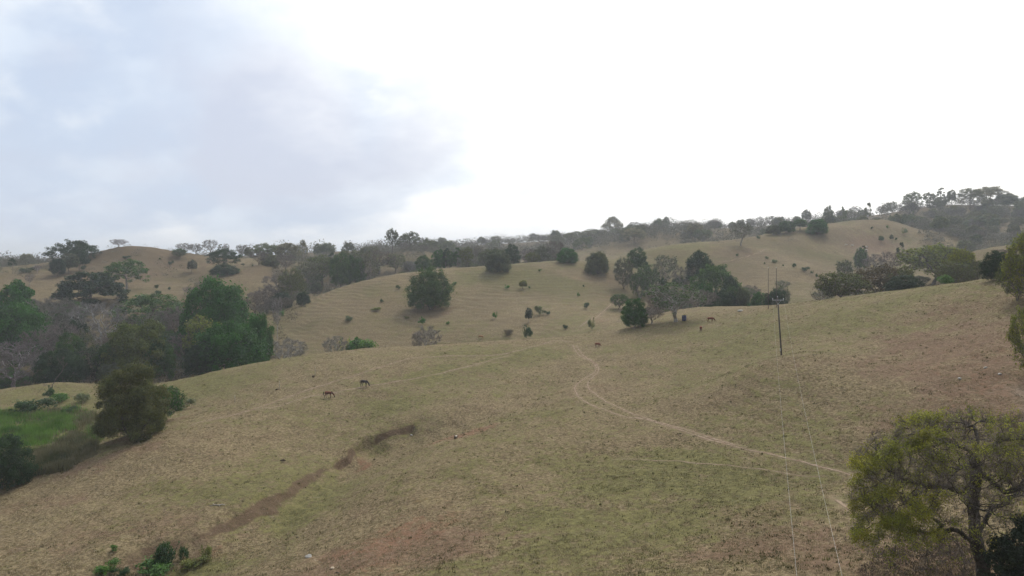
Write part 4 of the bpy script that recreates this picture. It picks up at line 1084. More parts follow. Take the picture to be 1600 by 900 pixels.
umb|1594|-|690|312|22|gy|faint umbrella tree at the frame edge on the ridge
slim|1357|-|585|316|12|gg/wh|slim tree with a pale trunk at the far bare hill's top
slim|1426|352|560|329|8|md/wh|slim pale-trunked tree at the edge of the ridge woods
bare|1419|349|570|316|34|gy|grey fan-shaped bare tree at the edge of the ridge woods
slim|1318|-|600|320|10|md|slim tree in the treeline over the far bare hill
tall|1295|-|600|321|20|md|rounded tree in the treeline behind the far shoulder
"""
for ln in TREES.strip().split('\n'):
    tree(ln)
# ------------------------------------------------ the rest of the woods: trees one can still tell apart
frng = np.random.default_rng(2024)
def fill(n, box, d, sz, kinds, cols, label, group, hk=(0.8, 1.15), power=1.0, minsep=5.0, avoid=None):
    k = 0; pts = []
    for _ in range(n * 20):
        if k >= n: break
        Y = d[0] * (d[1] / d[0]) ** frng.uniform(0, 1); px = frng.uniform(*box); x = (px - 800) / F * Y
        if avoid and avoid(px, Y, x): continue
        if any((x - a) ** 2 + (Y - b) ** 2 < minsep ** 2 for a, b in pts): continue
        pts.append((x, Y)); k += 1
        i = frng.choice(len(kinds), p=np.array([q[1] for q in kinds]) / sum(q[1] for q in kinds)); kd = kinds[i][0]
        wm = frng.uniform(*sz); a = {'umb': 0.6, 'bare': 0.95, 'open': 0.95, 'thin': 0.95, 'tall': 1.15, 'slim': 2.3, 'dome': 0.85, 'low': 0.8, 'bush': 0.7}[kd]
        if kd == 'umb': wm *= 1.5
        if kd == 'slim': wm *= 0.5
        col = cols[frng.integers(len(cols))] if kd != 'bare' else ('gy', 'tw', 'gy')[frng.integers(3)]
        put(kd, x, Y, wm, wm * a * frng.uniform(*hk), col, label % {'dome': 'dense rounded', 'low': 'low bushy', 'tall': 'upright leafy', 'umb': 'flat-crowned', 'bare': 'leafless', 'open': 'loose-leaved', 'thin': 'half bare', 'slim': 'slender', 'bush': 'scrubby'}[kd],
            group + {'bare': ', leafless', 'umb': ', flat-crowned', 'slim': ', slender', 'dome': ', rounded', 'low': ', bushy', 'tall': ', upright', 'open': ', loose-leaved', 'thin': ', half bare', 'bush': ', scrub'}[kd])
MIX = (('open', 3), ('thin', 2), ('bare', 3), ('tall', 2), ('dome', 1.2), ('umb', 1), ('low', 1))
fill(46, (1432, 1640), (555, 690), (8, 13), MIX, ('gg', 'md', 'gg', 'ol', 'dk'), '%s tree, one of the hazy woods covering the highest hillside', 'woods on the highest hillside')
fill(16, (1440, 1640), (400, 540), (7, 11), MIX, ('gg', 'md', 'ol', 'gg'), '%s tree in the valley woods below the highest hillside', 'valley woods under the highest hillside')
fill(24, (1520, 1660), (490, 640), (7, 11), MIX, ('gg', 'md', 'gg', 'ol'), '%s tree on the wooded slope under the dark rounded end of the highest ridge', 'wooded slope under the ridge end')
fill(44, (1110, 1430), (590, 860), (8, 13), MIX, ('gg', 'md', 'gg', 'dk'), '%s hazy tree of the woods behind the far bare hill', 'woods behind the far bare hill')
fill(26, (1270, 1440), (545, 600), (8, 11), (('tall', 3), ('open', 2), ('bare', 2), ('thin', 2), ('slim', .6)), ('gg', 'md', 'md'), '%s tree in the treeline just over the far bare hill', 'treeline over the far bare hill', hk=(0.9, 1.25))
fill(40, (640, 1000), (620, 1000), (9, 14), MIX, ('gg', 'md', 'gg'), '%s pale hazy tree on the most distant wooded ridge', 'most distant wooded ridge')
fill(44, (450, 890), (410, 560), (7, 11), MIX, ('gg', 'md', 'ol', 'gg'), '%s tree in the belt of woods behind the middle hill', 'belt of woods behind the middle hill', hk=(0.8, 1.05))
fill(22, (-60, 290), (228, 330), (9, 15), (('bare', 3), ('thin', 2), ('low', 2), ('dome', 1)), ('dk', 'md', 'dk'), '%s tree half hidden in the dark wooded hollow', 'dark wooded hollow', hk=(0.55, 0.8))
fill(24, (-60, 300), (520, 900), (9, 14), MIX, ('gg', 'gg', 'md'), '%s faint tree on the low far ground past the round-topped hill', 'faint far trees past the round-topped hill', hk=(0.6, 0.9))
fill(28, (960, 1230), (262, 335), (6, 10), (('bare', 3), ('thin', 2), ('open', 2), ('low', 1)), ('gg', 'md', 'gg'), '%s tree filling the valley between the crest and the far spur', 'valley between the crest and the far spur', hk=(0.6, 0.9))
fill(30, (1270, 1530), (215, 330), (6, 10), (('bare', 3), ('thin', 2), ('open', 2)), ('gg', 'ol', 'gg'), '%s tree in the scrub behind the crest near the pale green tree', 'scrub behind the crest', hk=(0.55, 0.8))
fill(12, (290, 470), (290, 370), (6, 9), (('bare', 4), ('thin', 2), ('low', 1)), ('gg', 'md', 'br'), '%s tree in the brown hollow beside the big glossy pair', 'brown hollow', hk=(0.6, 0.9))

# far-off woods that read as one mass
def far_woods():
    rg = np.random.default_rng(5); Pc = []; Nn = []; S = []; Tn = []
    def zone(n, box, d, w, dens=150):
        Y = d[0] * (d[1] / d[0]) ** rg.uniform(0, 1, n); px = rg.uniform(*box, n); x = (px - 800) / F * Y
        k = fbm(x, Y, 1 / 60.0, 3, 141) > -0.28
        x, Y = x[k], Y[k]; z = height(x, Y)
        for a, b, c in zip(x, Y, z):
            ww = rg.uniform(*w); hh = ww * rg.uniform(0.6, 1.1); m = dens; tn = rg.uniform(0, 1)
            p, dd = lobed(rg, m, 0.12 * hh, hh, ww * 0.5, amp=0.45, low=-0.4)
            p += rg.normal(0, 0.06 * ww, p.shape)
            Pc.append(p + np.array([a, b, c])); Nn.append(dd + rg.normal(0, 0.5, dd.shape)); S.append(np.full(m, ww * 0.075)); Tn.append(np.clip(tn + rg.normal(0, 0.12, m), 0, 1))
    zone(1000, (1060, 2050), (560, 900), (5, 10)); zone(900, (560, 1130), (600, 1150), (6, 12)); zone(520, (-600, 560), (600, 1250), (7, 13)); zone(380, (1400, 1950), (520, 640), (4, 8)); zone(560, (430, 900), (405, 640), (3.5, 7.5)); zone(120, (-80, 140), (440, 640), (4, 8)); zone(240, (1440, 1640), (380, 540), (3.5, 7)); zone(560, (-500, 470), (375, 560), (0.9, 2.6), 36); zone(260, (-500, 300), (400, 480), (2.5, 5), 70); zone(320, (440, 1420), (235, 500), (0.4, 1.2), 22); zone(460, (820, 1120), (540, 760), (2, 5), 50); zone(300, (1480, 1660), (450, 640), (3, 7), 70); zone(140, (1060, 1240), (430, 600), (1.5, 4), 45)
    Pc = np.vstack(Pc); V, T = leaves(rg, Pc, np.vstack(Nn), np.concatenate(S)[:, None])
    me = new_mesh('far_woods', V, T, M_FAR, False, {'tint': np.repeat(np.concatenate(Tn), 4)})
    tag(link('far_woods', me), 'hazy grey green woods covering the far ridges as one mass', 'woods', kind='stuff')
    # scrub and leaf litter on the floor of the wooded hollows
    Pc = []; Nn = []; S = []; Tn = []
    zs = [(420, (-450, 300), (215, 335), (2.5, 5)), (60, (300, 480), (270, 370), (2, 4)), (60, (1080, 1230), (245, 300), (2, 4)), (90, (1270, 1560), (190, 290), (1.5, 3.5)), (60, (480, 640), (395, 420), (1.5, 3))]
    for n, box, d, w in zs:
        zone(n, box, d, w, 90)
    Pc = np.vstack(Pc); V, T = leaves(rg, Pc, np.vstack(Nn), np.concatenate(S)[:, None])
    me = new_mesh('undergrowth', V, T, M_UNDER, False, {'tint': np.repeat(np.concatenate(Tn), 4)})
    tag(link('undergrowth', me), 'dull brush and undergrowth between the valley trees', 'undergrowth', kind='stuff')
M_FAR = make_grass('far_foliage', (0.095, 0.10, 0.07), (0.235, 0.21, 0.17), (0.14, 0.142, 0.105))  # pale mix paints added haze into the distant leaves
M_UNDER = make_grass('brush', (0.045, 0.055, 0.03), (0.16, 0.13, 0.10), (0.08, 0.07, 0.045))
far_woods()
# ---------------------------------------------------------------- the near tree in flower-green leaf at the frame edge
def hero_tree():
    rg = np.random.default_rng(77)
    Y0 = 50.0; X0 = (1532 - 800) / F * Y0; Z0 = float(height(np.array([X0]), np.array([Y0]))[0])
    k = Y0 / F                                     # metres per photograph pixel there
    root = empty('spreading_near_tree', (X0, Y0, Z0 - 0.2)); tag(root, 'near half-bare spreading tree with dark crooked limbs and yellow green leaves', 'tree')
    def loc(px, py, dy=0.0):
        return np.array([(px - 1532) * k, dy, -(py - HZ) / F * Y0 - Z0 + 0.2])
    # the boughs the photograph shows: trunk, then limbs, as guide nodes
    nodes = []; par = []
    def run(pts, p, step=0.35):
        for a in pts:
            a = np.array(a, float); s = nodes[p] if p >= 0 else None
            if s is None: nodes.append(a); par.append(-1); p = 0; continue
            d = a - s; n = max(1, int(round(np.linalg.norm(d) / step)))
            for i in range(1, n + 1):
                j = rg.normal(0, 0.035, 3) if i < n else 0
                nodes.append(s + d * i / n + j); par.append(p); p = len(nodes) - 1
        return p
    base = run([loc(1540, 915), loc(1536, 880), loc(1526, 846)], -1)
    up = run([loc(1522, 800, .1), loc(1526, 765, .2), loc(1530, 735, .2)], base)
    fork = run([loc(1525, 712, .1)], up)
    run([loc(1512, 722, -.3), loc(1496, 725, -.8), loc(1482, 720, -1.2), loc(1468, 732, -1.6)], fork)
    run([loc(1518, 705, .5), loc(1500, 703, 1.2), loc(1480, 690, 1.8)], fork)
    run([loc(1540, 695, -.4), loc(1556, 680, -1.2), loc(1580, 668, -2)], fork)
    run([loc(1536, 690, .6), loc(1542, 672, 1.4)], fork)
    lo = run([loc(1502, 836, -.5), loc(1486, 822, -1.0), loc(1468, 815, -1.4), loc(1440, 822, -1.6), loc(1412, 815, -1.5), loc(1380, 806, -1.2)], base)
    run([loc(1440, 800, -2.4), loc(1410, 780, -2.8), loc(1385, 765, -2.6)], lo - 8)
    md = run([loc(1512, 775, .6), loc(1494, 768, 1.1), loc(1470, 772, 1.6), loc(1440, 765, 2.0), loc(1405, 742, 2.2)], up - 2)
    run([loc(1560, 800, .8), loc(1590, 798, 1.4), loc(1625, 780, 2.0)], base)
    run([loc(1552, 760, -1.2), loc(1590, 735, -2.2), loc(1640, 720, -3)], up)
    run([loc(1505, 790, -1.2), loc(1490, 775, -2.2), loc(1462, 760, -3.2)], base + 1)
    # crown volume: a wide, drooping umbrella
    A = []
    g = k / 0.04816
    while len(A) < 2600:
        a = rg.uniform(0, 2 * math.pi); q = math.sqrt(rg.uniform(0.02, 1)); wl = 9.3 if math.cos(a) < 0 else 9.0
        xx = q * wl * math.cos(a); yy = q * 7.5 * math.sin(a)
        topz = 13.2 - 4.2 * q ** 4.5; bot = 8.2 - 5.2 * q ** 1.3
        if xx > 0.5: bot += 1.5
        z = topz - (topz - bot) * rg.uniform(0, 1) ** 1.6
        if vn3(np.array([[xx * 0.35, yy * 0.35, z * 0.35]]), 9)[0] < -0.30: continue
        A.append((xx * g, yy * g, z * g))
    P, pr = colonize(rg, A, nodes, par, 0.29, 2.4, 0.42, iters=220, jit=0.30, up=0.03)
    r, ch = radii(P, pr, 0.014, 0.45, e=2.25); r[:3] *= np.array([1.35, 1.15, 1.05])
    tw, ends = twigs(rg, P, pr, ch, r, 7, 0.55, 0.009, thr=np.quantile(r, 0.72), spread=1.1, up=0.1, sub=2)
    parts = skel_mesh(P, pr, r, ch, (10, 6, 4))
    V, Q = join(parts); link('trunk', new_mesh('near_trunk', V, Q, M_BARK, True), root, None, (0.085, 0.072, 0.06))
    V, Q = join(tw); link('twigs', new_mesh('near_twigs', V, Q, M_BARK, True), root, None, (0.19, 0.16, 0.14))
    # leaves: thick on the outer, lower and sunward sprays, thin in the middle of the crown
    e = ends
    lat = np.clip((-e[:, 0] - 2.2) / 5.5, 0, 1); rim = np.clip((np.hypot(e[:, 0], e[:, 1]) - 5.5) / 3, 0, 1); tp = np.clip((e[:, 2] - 10.0) / 2.2, 0, 1)
    pr_ = 0.05 + 0.45 * lat + 0.2 * rim + 0.26 * tp
    cl = vn3(e * 0.55, 21); pr_ = pr_ * np.clip(0.5 + 2.4 * cl, 0.03, 1.7)
    sel = np.where(rg.uniform(0, 1, len(e)) < pr_)[0]
    n = 64000; i = rg.choice(sel, n); lp = e[i] + rg.normal(0, 0.11, (n, 3))
    V, T = leaves(rg, lp, rg.normal(0, 1, (n, 3)) + np.array([0, 0, 0.7]), 0.072)
    tn = np.clip(0.5 + 0.8 * vn3(lp * 0.8, 31) + rg.normal(0, 0.2, n), 0, 1)
    link('crown', new_mesh('near_leaves', V, T, M_LEAF, False, {'tint': np.repeat(tn, 4)}), root, None, (0.235, 0.24, 0.048))
    return root
hero_tree()
# dark leafy tree crowding it, mostly out of frame
def side_tree():
    Y0 = 45.0; x = (1622 - 800) / F * Y0
    rg = np.random.default_rng(78)
    t = proto_dome(79, 1.1, 0.04, nl=16000, lumps=70, leaf=0.026)
    z = float(height(np.array([x]), np.array([Y0]))[0])
    r = empty('dark_leafed_tree', (x, Y0, z - 0.1), 0.7, (6.2, 6.0, 7.0)); tag(r, 'black green broad-leaved tree crowding the near half-bare tree', 'tree')
    link('trunk', t['trunk'], r, None, (0.09, 0.08, 0.07)); link('crown', t['crown'], r, None, (0.028, 0.044, 0.027))
side_tree()
# dry brush and leaf litter under the near tree
rl = np.random.default_rng(12)
lx, ly = scatter_px(rl, 9000, (1320, 1640), 46, 62)
k = fbm(lx, ly, 1 / 3.0, 3, 151) - np.clip(np.hypot(lx - 36, (ly - 52) * 0.9) - 6, 0, 9) / 6 > -0.35; lx, ly = lx[k], ly[k]
M_LITTER = make_grass('litter', (0.05, 0.036, 0.03), (0.17, 0.125, 0.10), (0.09, 0.07, 0.05))
tag(link('leaf_litter', blades(rl, lx, ly, rl.uniform(0.06, 0.2, len(lx)), np.full(len(lx), 0.06), 6, np.full(len(lx), 0.2), 1.6, rl.uniform(0, 1, len(lx)), M_LITTER, 'leaf_litter')), 'dark brown dead brush and leaf litter under the near spreading tree', 'leaf litter', kind='stuff')
for px, base, top, wp, col, lab in ((262, 886, 843, 32, 'dk', 'upright bright green bush standing in the gully at the bottom of the photo'), (240, 897, 872, 66, 'md', 'low yellowish green bush sprawling in front of the upright gully bush'), (165, 898, 878, 36, 'md', 'small green bush at the bottom frame edge by the gully mouth'),
                                    (283, 878, 852, 18, 'dk', 'little green shoot bush beside the upright gully bush'), (192, 900, 884, 26, 'dk', 'dark small bush between the two green ones at the gully mouth'), (178, 862, 852, 12, 'md', 'small weed bush on the bank above the gully mouth'), (300, 888, 872, 40, 'ol', 'olive scrub filling the gully floor behind the upright bush'), (318, 872, 850, 18, 'ol', 'thin pale scrub on the gully bank')):
    x, y, _ = ground_hit(px, base, 45, hf=height); put('bush', x, y, 1.3 * wp / F * y, (base - top) / F * y, col, lab, 'bushes in the gully mouth')

# ---------------------------------------------------------------- leaning dead tree on the marsh mound
def dead_tree():
    rg = np.random.default_rng(14)
    x, y, z = ground_hit(80, 612, 120, hf=height); k = y / F
    r = empty('dead_tree', (x, y, z - 0.15)); tag(r, 'leaning dead tree with bare crooked limbs on the mound above the marsh', 'dead tree')
    def l(px, py, dy=0): return np.array([(px - 80) * k, dy, (612 - py) * k])
    nodes = [l(80, 613)]; par = [-1]
    def run(pts, p):
        for a in pts:
            s = nodes[p]; n = 4
            for i in range(1, n + 1):
                nodes.append(s + (a - s) * i / n + rg.normal(0, 0.04, 3)); par.append(p); p = len(nodes) - 1
        return p
    a = run([l(82, 600), l(90, 588), l(98, 578)], 0)
    b = run([l(99, 568), l(97, 560, .4)], a); run([l(104, 570, -.5), l(108, 566, -1)], a); run([l(92, 566, .6), l(87, 562, 1)], b - 5); run([l(101, 558)], b)
    c = run([l(76, 601, -.4), l(72, 601, -.6), l(66, 610, -1.2), l(56, 620, -2.0)], 1); run([l(90, 604, .4), l(96, 614, .8)], 3)
    P = np.array(nodes); pr = np.array(par); rr, ch = radii(P, pr, 0.03, 0.17)
    tw, _ = twigs(rg, P, pr, ch, rr, 2, 0.9, 0.013, sub=2)
    V, Q = join(skel_mesh(P, pr, rr, ch, (7, 5, 4))); link('trunk', new_mesh('dead_trunk', V, Q, M_BARK, True), r, None, (0.15, 0.13, 0.115))
    V, Q = join(tw); link('twigs', new_mesh('dead_twigs', V, Q, M_BARK, True), r, None, (0.17, 0.15, 0.13))
dead_tree()

# ---------------------------------------------------------------- poles and wires
M_POLE = make_plain('weathered_wood', (0.12, 0.105, 0.095), 0.9, 0.1, 0.3, 8.0)
M_STEEL = make_plain('galvanised_steel', (0.42, 0.44, 0.45), 0.5, 0.5, 0.12, 5.0, 0.4)
M_PORC = make_plain('grey_porcelain', (0.55, 0.56, 0.58), 0.3, 0.5, 0.08)
M_WIRE = make_plain('aluminium_wire', (0.42, 0.40, 0.36), 0.7, 0.3, 0.1)
def cyl(pts, rad, sides=10, cap=True):
    P = np.array(pts, float); rad = np.broadcast_to(np.array(rad, float), len(P)); n = len(P)
    T = np.gradient(P, axis=0) if n > 2 else np.repeat((P[1:] - P[:1]), 2, 0); T = unit(T)
    ref = np.where(np.abs(T[:, 2:3]) < 0.9, np.array([[0, 0, 1.0]]), np.array([[0, 1.0, 0]]))
    u = unit(np.cross(ref, T)); v = np.cross(T, u); a = np.arange(sides) * 2 * math.pi / sides
    V = (P[:, None] + rad[:, None, None] * (np.cos(a)[None, :, None] * u[:, None] + np.sin(a)[None, :, None] * v[:, None])).reshape(-1, 3)
    I, J = np.meshgrid(np.arange(n - 1), np.arange(sides), indexing='ij'); J2 = (J + 1) % sides
    q = np.stack([I * sides + J, I * sides + J2, (I + 1) * sides + J2, (I + 1) * sides + J], -1).reshape(-1, 4)
    if cap:
        V = np.vstack([V, P[:1], P[-1:]]); c0 = n * sides; j = np.arange(sides); j2 = (j + 1) % sides
        q = np.vstack([q, np.stack([np.full(sides, c0), j2, j, j], -1)[:, [0, 1, 2, 2]], np.stack([np.full(sides, c0 + 1), (n - 1) * sides + j, (n - 1) * sides + j2, (n - 1) * sides + j2], -1)])
        quads = q[:(n - 1) * sides]; tris = q[(n - 1) * sides:, :3]
        return V, [quads, tris]
    return V, [q]
def merge(parts):
    V = []; qs = []; ts = []; o = 0
    for v, fs in parts:
        V.append(v)
        for f in fs: (qs if f.shape[1] == 4 else ts).append(f + o)
        o += len(v)
    return np.vstack(V), [np.vstack(x) for x in (qs, ts) if x]
def part(name, shape, mat, parent=None, smooth=True, loc=None):
    V, Fs = shape; return link(name, new_mesh(name, V, Fs, mat, smooth), parent, loc)
def box(c, s):
    c = np.array(c, float); s = np.array(s, float) / 2
    v = np.array([[i, j, k] for i in (-1, 1) for j in (-1, 1) for k in (-1, 1)], float) * s + c
    q = np.array([[0, 1, 3, 2], [4, 6, 7, 5], [0, 4, 5, 1], [2, 3, 7, 6], [0, 2, 6, 4], [1, 5, 7, 3]])
    return v, [q]
def near_pole():
    x, y, z = ground_hit(1221, 555, 90, hf=height); H = 90.0 / F * y
    r = empty('utility_pole', (x, y, z)); tag(r, 'leaning dark utility pole with a pale crossarm on the open slope', 'utility pole', 'utility poles')
    lean = -6.0 / F * y
    def c(h): return np.array([lean * h / H, 0, h])
    part('pole', cyl([c(-0.5), c(H * .5), c(H)], (0.16, 0.135, 0.11), 12), M_POLE, r)
    az = math.radians(8); ax = np.array([math.cos(az), math.sin(az), 0]); h = H - 0.45; k = 1.12
    a = c(h) + np.array([0, -0.15, 0])
    part('crossarm', merge([cyl([a - ax * k, a + ax * k], 0.055, 6)]), M_STEEL, r, False)
    for s in (-1, 1):
        part('brace', cyl([a + ax * s * 0.6, c(h - 0.75) + np.array([0, -0.13, 0])], 0.02, 6), M_STEEL, r)
        b = a + ax * s * (k - 0.06)
        part('insulator', merge([cyl([b, b + np.array([0, 0, .12]), b + np.array([0, 0, .16]), b + np.array([0, 0, .30]), b + np.array([0, 0, .36])], (0.025, 0.025, 0.075, 0.085, 0.03), 10)]), M_PORC, r)
    part('insulator', cyl([c(H), c(H + .1), c(H + .13), c(H + .26), c(H + .3)], (0.025, 0.025, 0.07, 0.08, 0.03), 10), M_PORC, r)
    part('anchor_band', cyl([c(h - 0.8), c(h - 0.68)], 0.15, 12), M_STEEL, r)
    g = c(1.0) + np.array([-0.16, -0.05, 0]); part('meter_box', box(g, (0.1, 0.16, 0.5)), M_STEEL, r, False)
    org = np.array([x, y, z])
    return [org + a + ax * s * (k - 0.06) + np.array([0, 0, .36]) for s in (-1, 1)], org + c(H + 0.3)
ends, _top = near_pole()
for s, (e, q, lab) in enumerate(((ends[0], (1245, 897, 29.3), 'pale overhead wire running down from the crossarm end away from the near tree'), (ends[1], (1316, 897, 29.3), 'pale overhead wire running down from the crossarm end towards the near tree'))):
    m = np.array(at(*q)); m[2] = -12.85; d = m - e; f = -8.0; t_end = (f - e[1]) / d[1]
    t = np.linspace(0, t_end, 60); xy = e[None, :2] + d[None, :2] * t[:, None]
    tm = 1.0; z_end = e[2] - 4.6; sag = (e[2] + (z_end - e[2]) * tm / t_end - m[2]) / (4 * (tm / t_end) * (1 - tm / t_end))
    u = t / t_end; zz = e[2] + (z_end - e[2]) * u - 4 * sag * u * (1 - u)
    tag(part('power_line', cyl(np.c_[xy, zz], 0.006, 5), M_WIRE), lab, 'wire', 'overhead wires')
for px, base, top, lab, rad in ((1200.5, 482, 419, 'plain thin pole without crossarm on the crest, one of two behind the utility pole', 0.075), (1213, 482, 419, 'thin pole on the crest, in line with the leaning utility pole', 0.095)):
    y = 192.0; x = (px - 800) / F * y; z = float(height(np.array([x]), np.array([y]))[0]); H = -(top - HZ) / F * y - z
    r = empty('utility_pole', (x, y, z)); tag(r, lab, 'utility pole', 'utility poles')
    part('pole', cyl([(0, 0, -0.5), (0, 0, H * .5), (0, 0, H - 0.05)], (rad, rad * .9, rad * .75), 10), M_POLE, r)
    part('insulator', cyl([(0, 0, H - 0.06), (0, 0, H + .1), (0, 0, H + .13), (0, 0, H + .26), (0, 0, H + .3)], (0.025, 0.025, 0.07, 0.08, 0.03), 8), M_PORC, r)
# fence stakes
M_STAKE = make_plain('bleached_wood', (0.36, 0.33, 0.28), 0.9, 0.1, 0.2)
for px, base, h, lab in ((436.5, 609, 1.9, 'pale thin stake by a dark clod on the slope before the crest'), (492.5, 586, 1.9, 'pale thin stake close under the crest above the two horses'), (367, 629, 1.6, 'pale thin stake far down the slope from the horses'), (1283, 470, 1.2, 'short grey stake on the crest past the utility pole')):
    x, y, z = ground_hit(px, base, 90, hf=height); rg = np.random.default_rng(int(px))
    o = part('fence_stake', cyl([(0, 0, -0.3), (rg.normal(0, .03), 0, h * .5), (rg.normal(0, .05), 0.02, h)], (0.06, 0.055, 0.04), 6), M_STAKE, None, True, (x, y, z)); tag(o, lab, 'stake', 'fence stakes')

# ---------------------------------------------------------------- drum, stump, stones, log
M_BLUE = make_plain('blue_plastic', (0.018, 0.030, 0.13), 0.45, 0.4, 0.15)
M_BLUE2 = make_plain('dark_blue_plastic', (0.010, 0.014, 0.05), 0.5, 0.4, 0.1)
def drum():
    x, y, z = ground_hit(1069, 501, 150, hf=height); r = empty('water_drum', (x, y, z), 0.3); tag(r, 'open dark blue water drum beside the large half bare tree on the crest', 'drum')
    R0, H = 0.62, 1.45
    pr = [(0.0, 0), (R0 * .93, 0), (R0 * .97, .05), (R0, .4), (R0 * 1.04, .43), (R0 * 1.04, .49), (R0, .52), (R0, .93), (R0 * 1.04, .96), (R0 * 1.04, 1.02), (R0, 1.05), (R0 * .98, H), (R0 * .9, H), (R0 * .9, .3), (0.0, .3)]
    def lathe(pr, n=20):
        V = np.array([[a * math.cos(t), a * math.sin(t), h] for a, h in pr for t in np.arange(n) * 2 * math.pi / n]); I, J = np.meshgrid(np.arange(len(pr) - 1), np.arange(n), indexing='ij'); J2 = (J + 1) % n
        return V, [np.stack([I * n + J, I * n + J2, (I + 1) * n + J2, (I + 1) * n + J], -1).reshape(-1, 4)]
    part('body', lathe(pr[1:-1] + [(0.01, .3)]), M_BLUE, r)
    part('rim', lathe([(R0 * .985, H - .06), (R0 * 1.06, H - .05), (R0 * 1.06, H + .02), (R0 * .88, H + .02), (R0 * .88, H - .06)]), M_BLUE2, r)
drum()
def rock_shape(seed, s):
    rg = np.random.default_rng(seed); n, m = 9, 14; V = []
    for i in range(n + 1):
        for j in range(m):
            th = math.pi * i / n; ph = 2 * math.pi * j / m; V.append((math.sin(th) * math.cos(ph), math.sin(th) * math.sin(ph), math.cos(th)))
    V = np.array(V); q = 1 + 0.28 * vn3(V * 1.6, seed) + 0.12 * vn3(V * 4, seed + 3); V = V * q[:, None]
    for _ in range(5):
        d = unit(rg.normal(0, 1, 3)); k = V @ d; c = rg.uniform(0.5, 0.8); V = V - np.clip(k - c, 0, 9)[:, None] * d * 0.85
    I, J = np.meshgrid(np.arange(n), np.arange(m), indexing='ij'); J2 = (J + 1) % m
    return V * np.array(s), [np.stack([I * m + J, (I + 1) * m + J, (I + 1) * m + J2, I * m + J2], -1).reshape(-1, 4)]
M_ROCK = make_plain('pale_stone', (0.42, 0.40, 0.36), 0.9, 0.1, 0.3, 5.0); M_ROCK2 = make_plain('buff_stone', (0.52, 0.42, 0.30), 0.9, 0.1, 0.2, 5.0); M_ROCK3 = make_plain('dark_clod', (0.10, 0.075, 0.05), 0.95, 0.05, 0.3, 5.0)
for i, (px, py, s, m, lab) in enumerate(((482.5, 871, (.40, .3, .22), M_ROCK, 'pale grey stone on the lower slope, bigger of the pair'), (519, 889, (.24, .2, .15), M_ROCK2, 'small buff stone on bare earth below the pale grey one'), (527, 895, (.22, .14, .08), M_ROCK3, 'dark clod just below the small buff stone'),
        (1157, 486, (1.3, .6, .35), M_ROCK, 'long whitish stone lying on the crest near the grazing cow'), (643, 680, (.35, .2, .14), M_ROCK, 'whitish stone at the dark head of the gully'), (685, 599, (.16, .12, .1), M_ROCK2, 'tiny pale stone out on the open slope below the horses path'), (585, 718, (.28, .2, .16), M_ROCK3, 'dark clod lying in the red part of the gully'),
        (442, 720, (.5, .32, .22), M_ROCK3, 'dark earth mound on the slope beside the gully'), (433, 609, (.45, .35, .22), M_ROCK3, 'dark clod at the foot of a pale stake'), (490, 589, (.45, .35, .25), M_ROCK3, 'dark clod at the stake nearest the horses'), (465, 840, (.2, .12, .08), M_ROCK3, 'dark dung pat on the lower slope above the pale stone'), (1500, 592, (.3, .22, .15), M_ROCK, 'pale stone on the bare brown slope'), (1540, 575, (.26, .2, .14), M_ROCK, 'smaller pale stone higher on the bare brown slope'), (1562, 585, (.3, .24, .16), M_ROCK, 'pale stone among litter near the frame edge bush'))):
    x, y, z = ground_hit(px, py, 45, hf=height); o = part('stone', rock_shape(200 + i, s), m, None, True, (x, y, z + s[2] * 0.35)); o.rotation_euler = (0, 0, i * 1.3); tag(o, lab, 'stone', 'stones and clods on the pasture')
def stump():
    x, y, z = ground_hit(712, 685, 60, hf=height); r = empty('tree_stump', (x, y, z)); tag(r, 'short dark stump with a pale cut top on a red earth patch', 'stump')
    rg = np.random.default_rng(4); n = 14; a = np.arange(n) * 2 * math.pi / n; w = 1 + 0.15 * np.sin(3 * a) + 0.08 * rg.normal(0, 1, n)
    V = []; 
    for h, q in ((-.15, .42), (.0, .34), (.15, .27), (.42, .25)):
        V += [(q * w[i] * math.cos(a[i]), q * w[i] * math.sin(a[i]), h + (0.04 * math.sin(2 * a[i]) if h > .4 else 0)) for i in range(n)]
    I, J = np.meshgrid(np.arange(3), np.arange(n), indexing='ij'); J2 = (J + 1) % n
    part('bark', (np.array(V), [np.stack([I * n + J, I * n + J2, (I + 1) * n + J2, (I + 1) * n + J], -1).reshape(-1, 4)]), M_ROCK3, r)
    T = np.array(V[-n:] + [(0, 0, .425)]); j = np.arange(n); part('cut_top', (T, [np.stack([j, (j + 1) % n, np.full(n, n)], -1)]), make_plain('cut_wood', (0.55, 0.5, 0.42), 0.8, 0.2, 0.15), r, False)
stump()
def log():
    x, y, z = ground_hit(340, 790, 60, hf=height); rg = np.random.default_rng(6)
    pts = [(-1.0, 0, .02), (-.5, .08, .08), (0.1, .0, .06), (.6, .1, .1), (1.0, .05, .03)]
    sh = merge([cyl(pts, (.035, .06, .07, .06, .03), 7), cyl([(0.1, .0, .06), (.35, -.25, .14), (.5, -.5, .08)], (.04, .03, .015), 6), cyl([(-.5, .08, .08), (-.7, .3, .2), (-.8, .45, .12)], (.04, .025, .012), 6)])
    def zf(V):
        V = V.copy(); V[:, 2] += height(V[:, 0] + x, V[:, 1] + y) - z; return V
    o = part('fallen_branch', (zf(sh[0]), sh[1]), M_STAKE, None, True, (x, y, z)); tag(o, 'bleached fallen branch lying on the lower pasture', 'branch')
log()

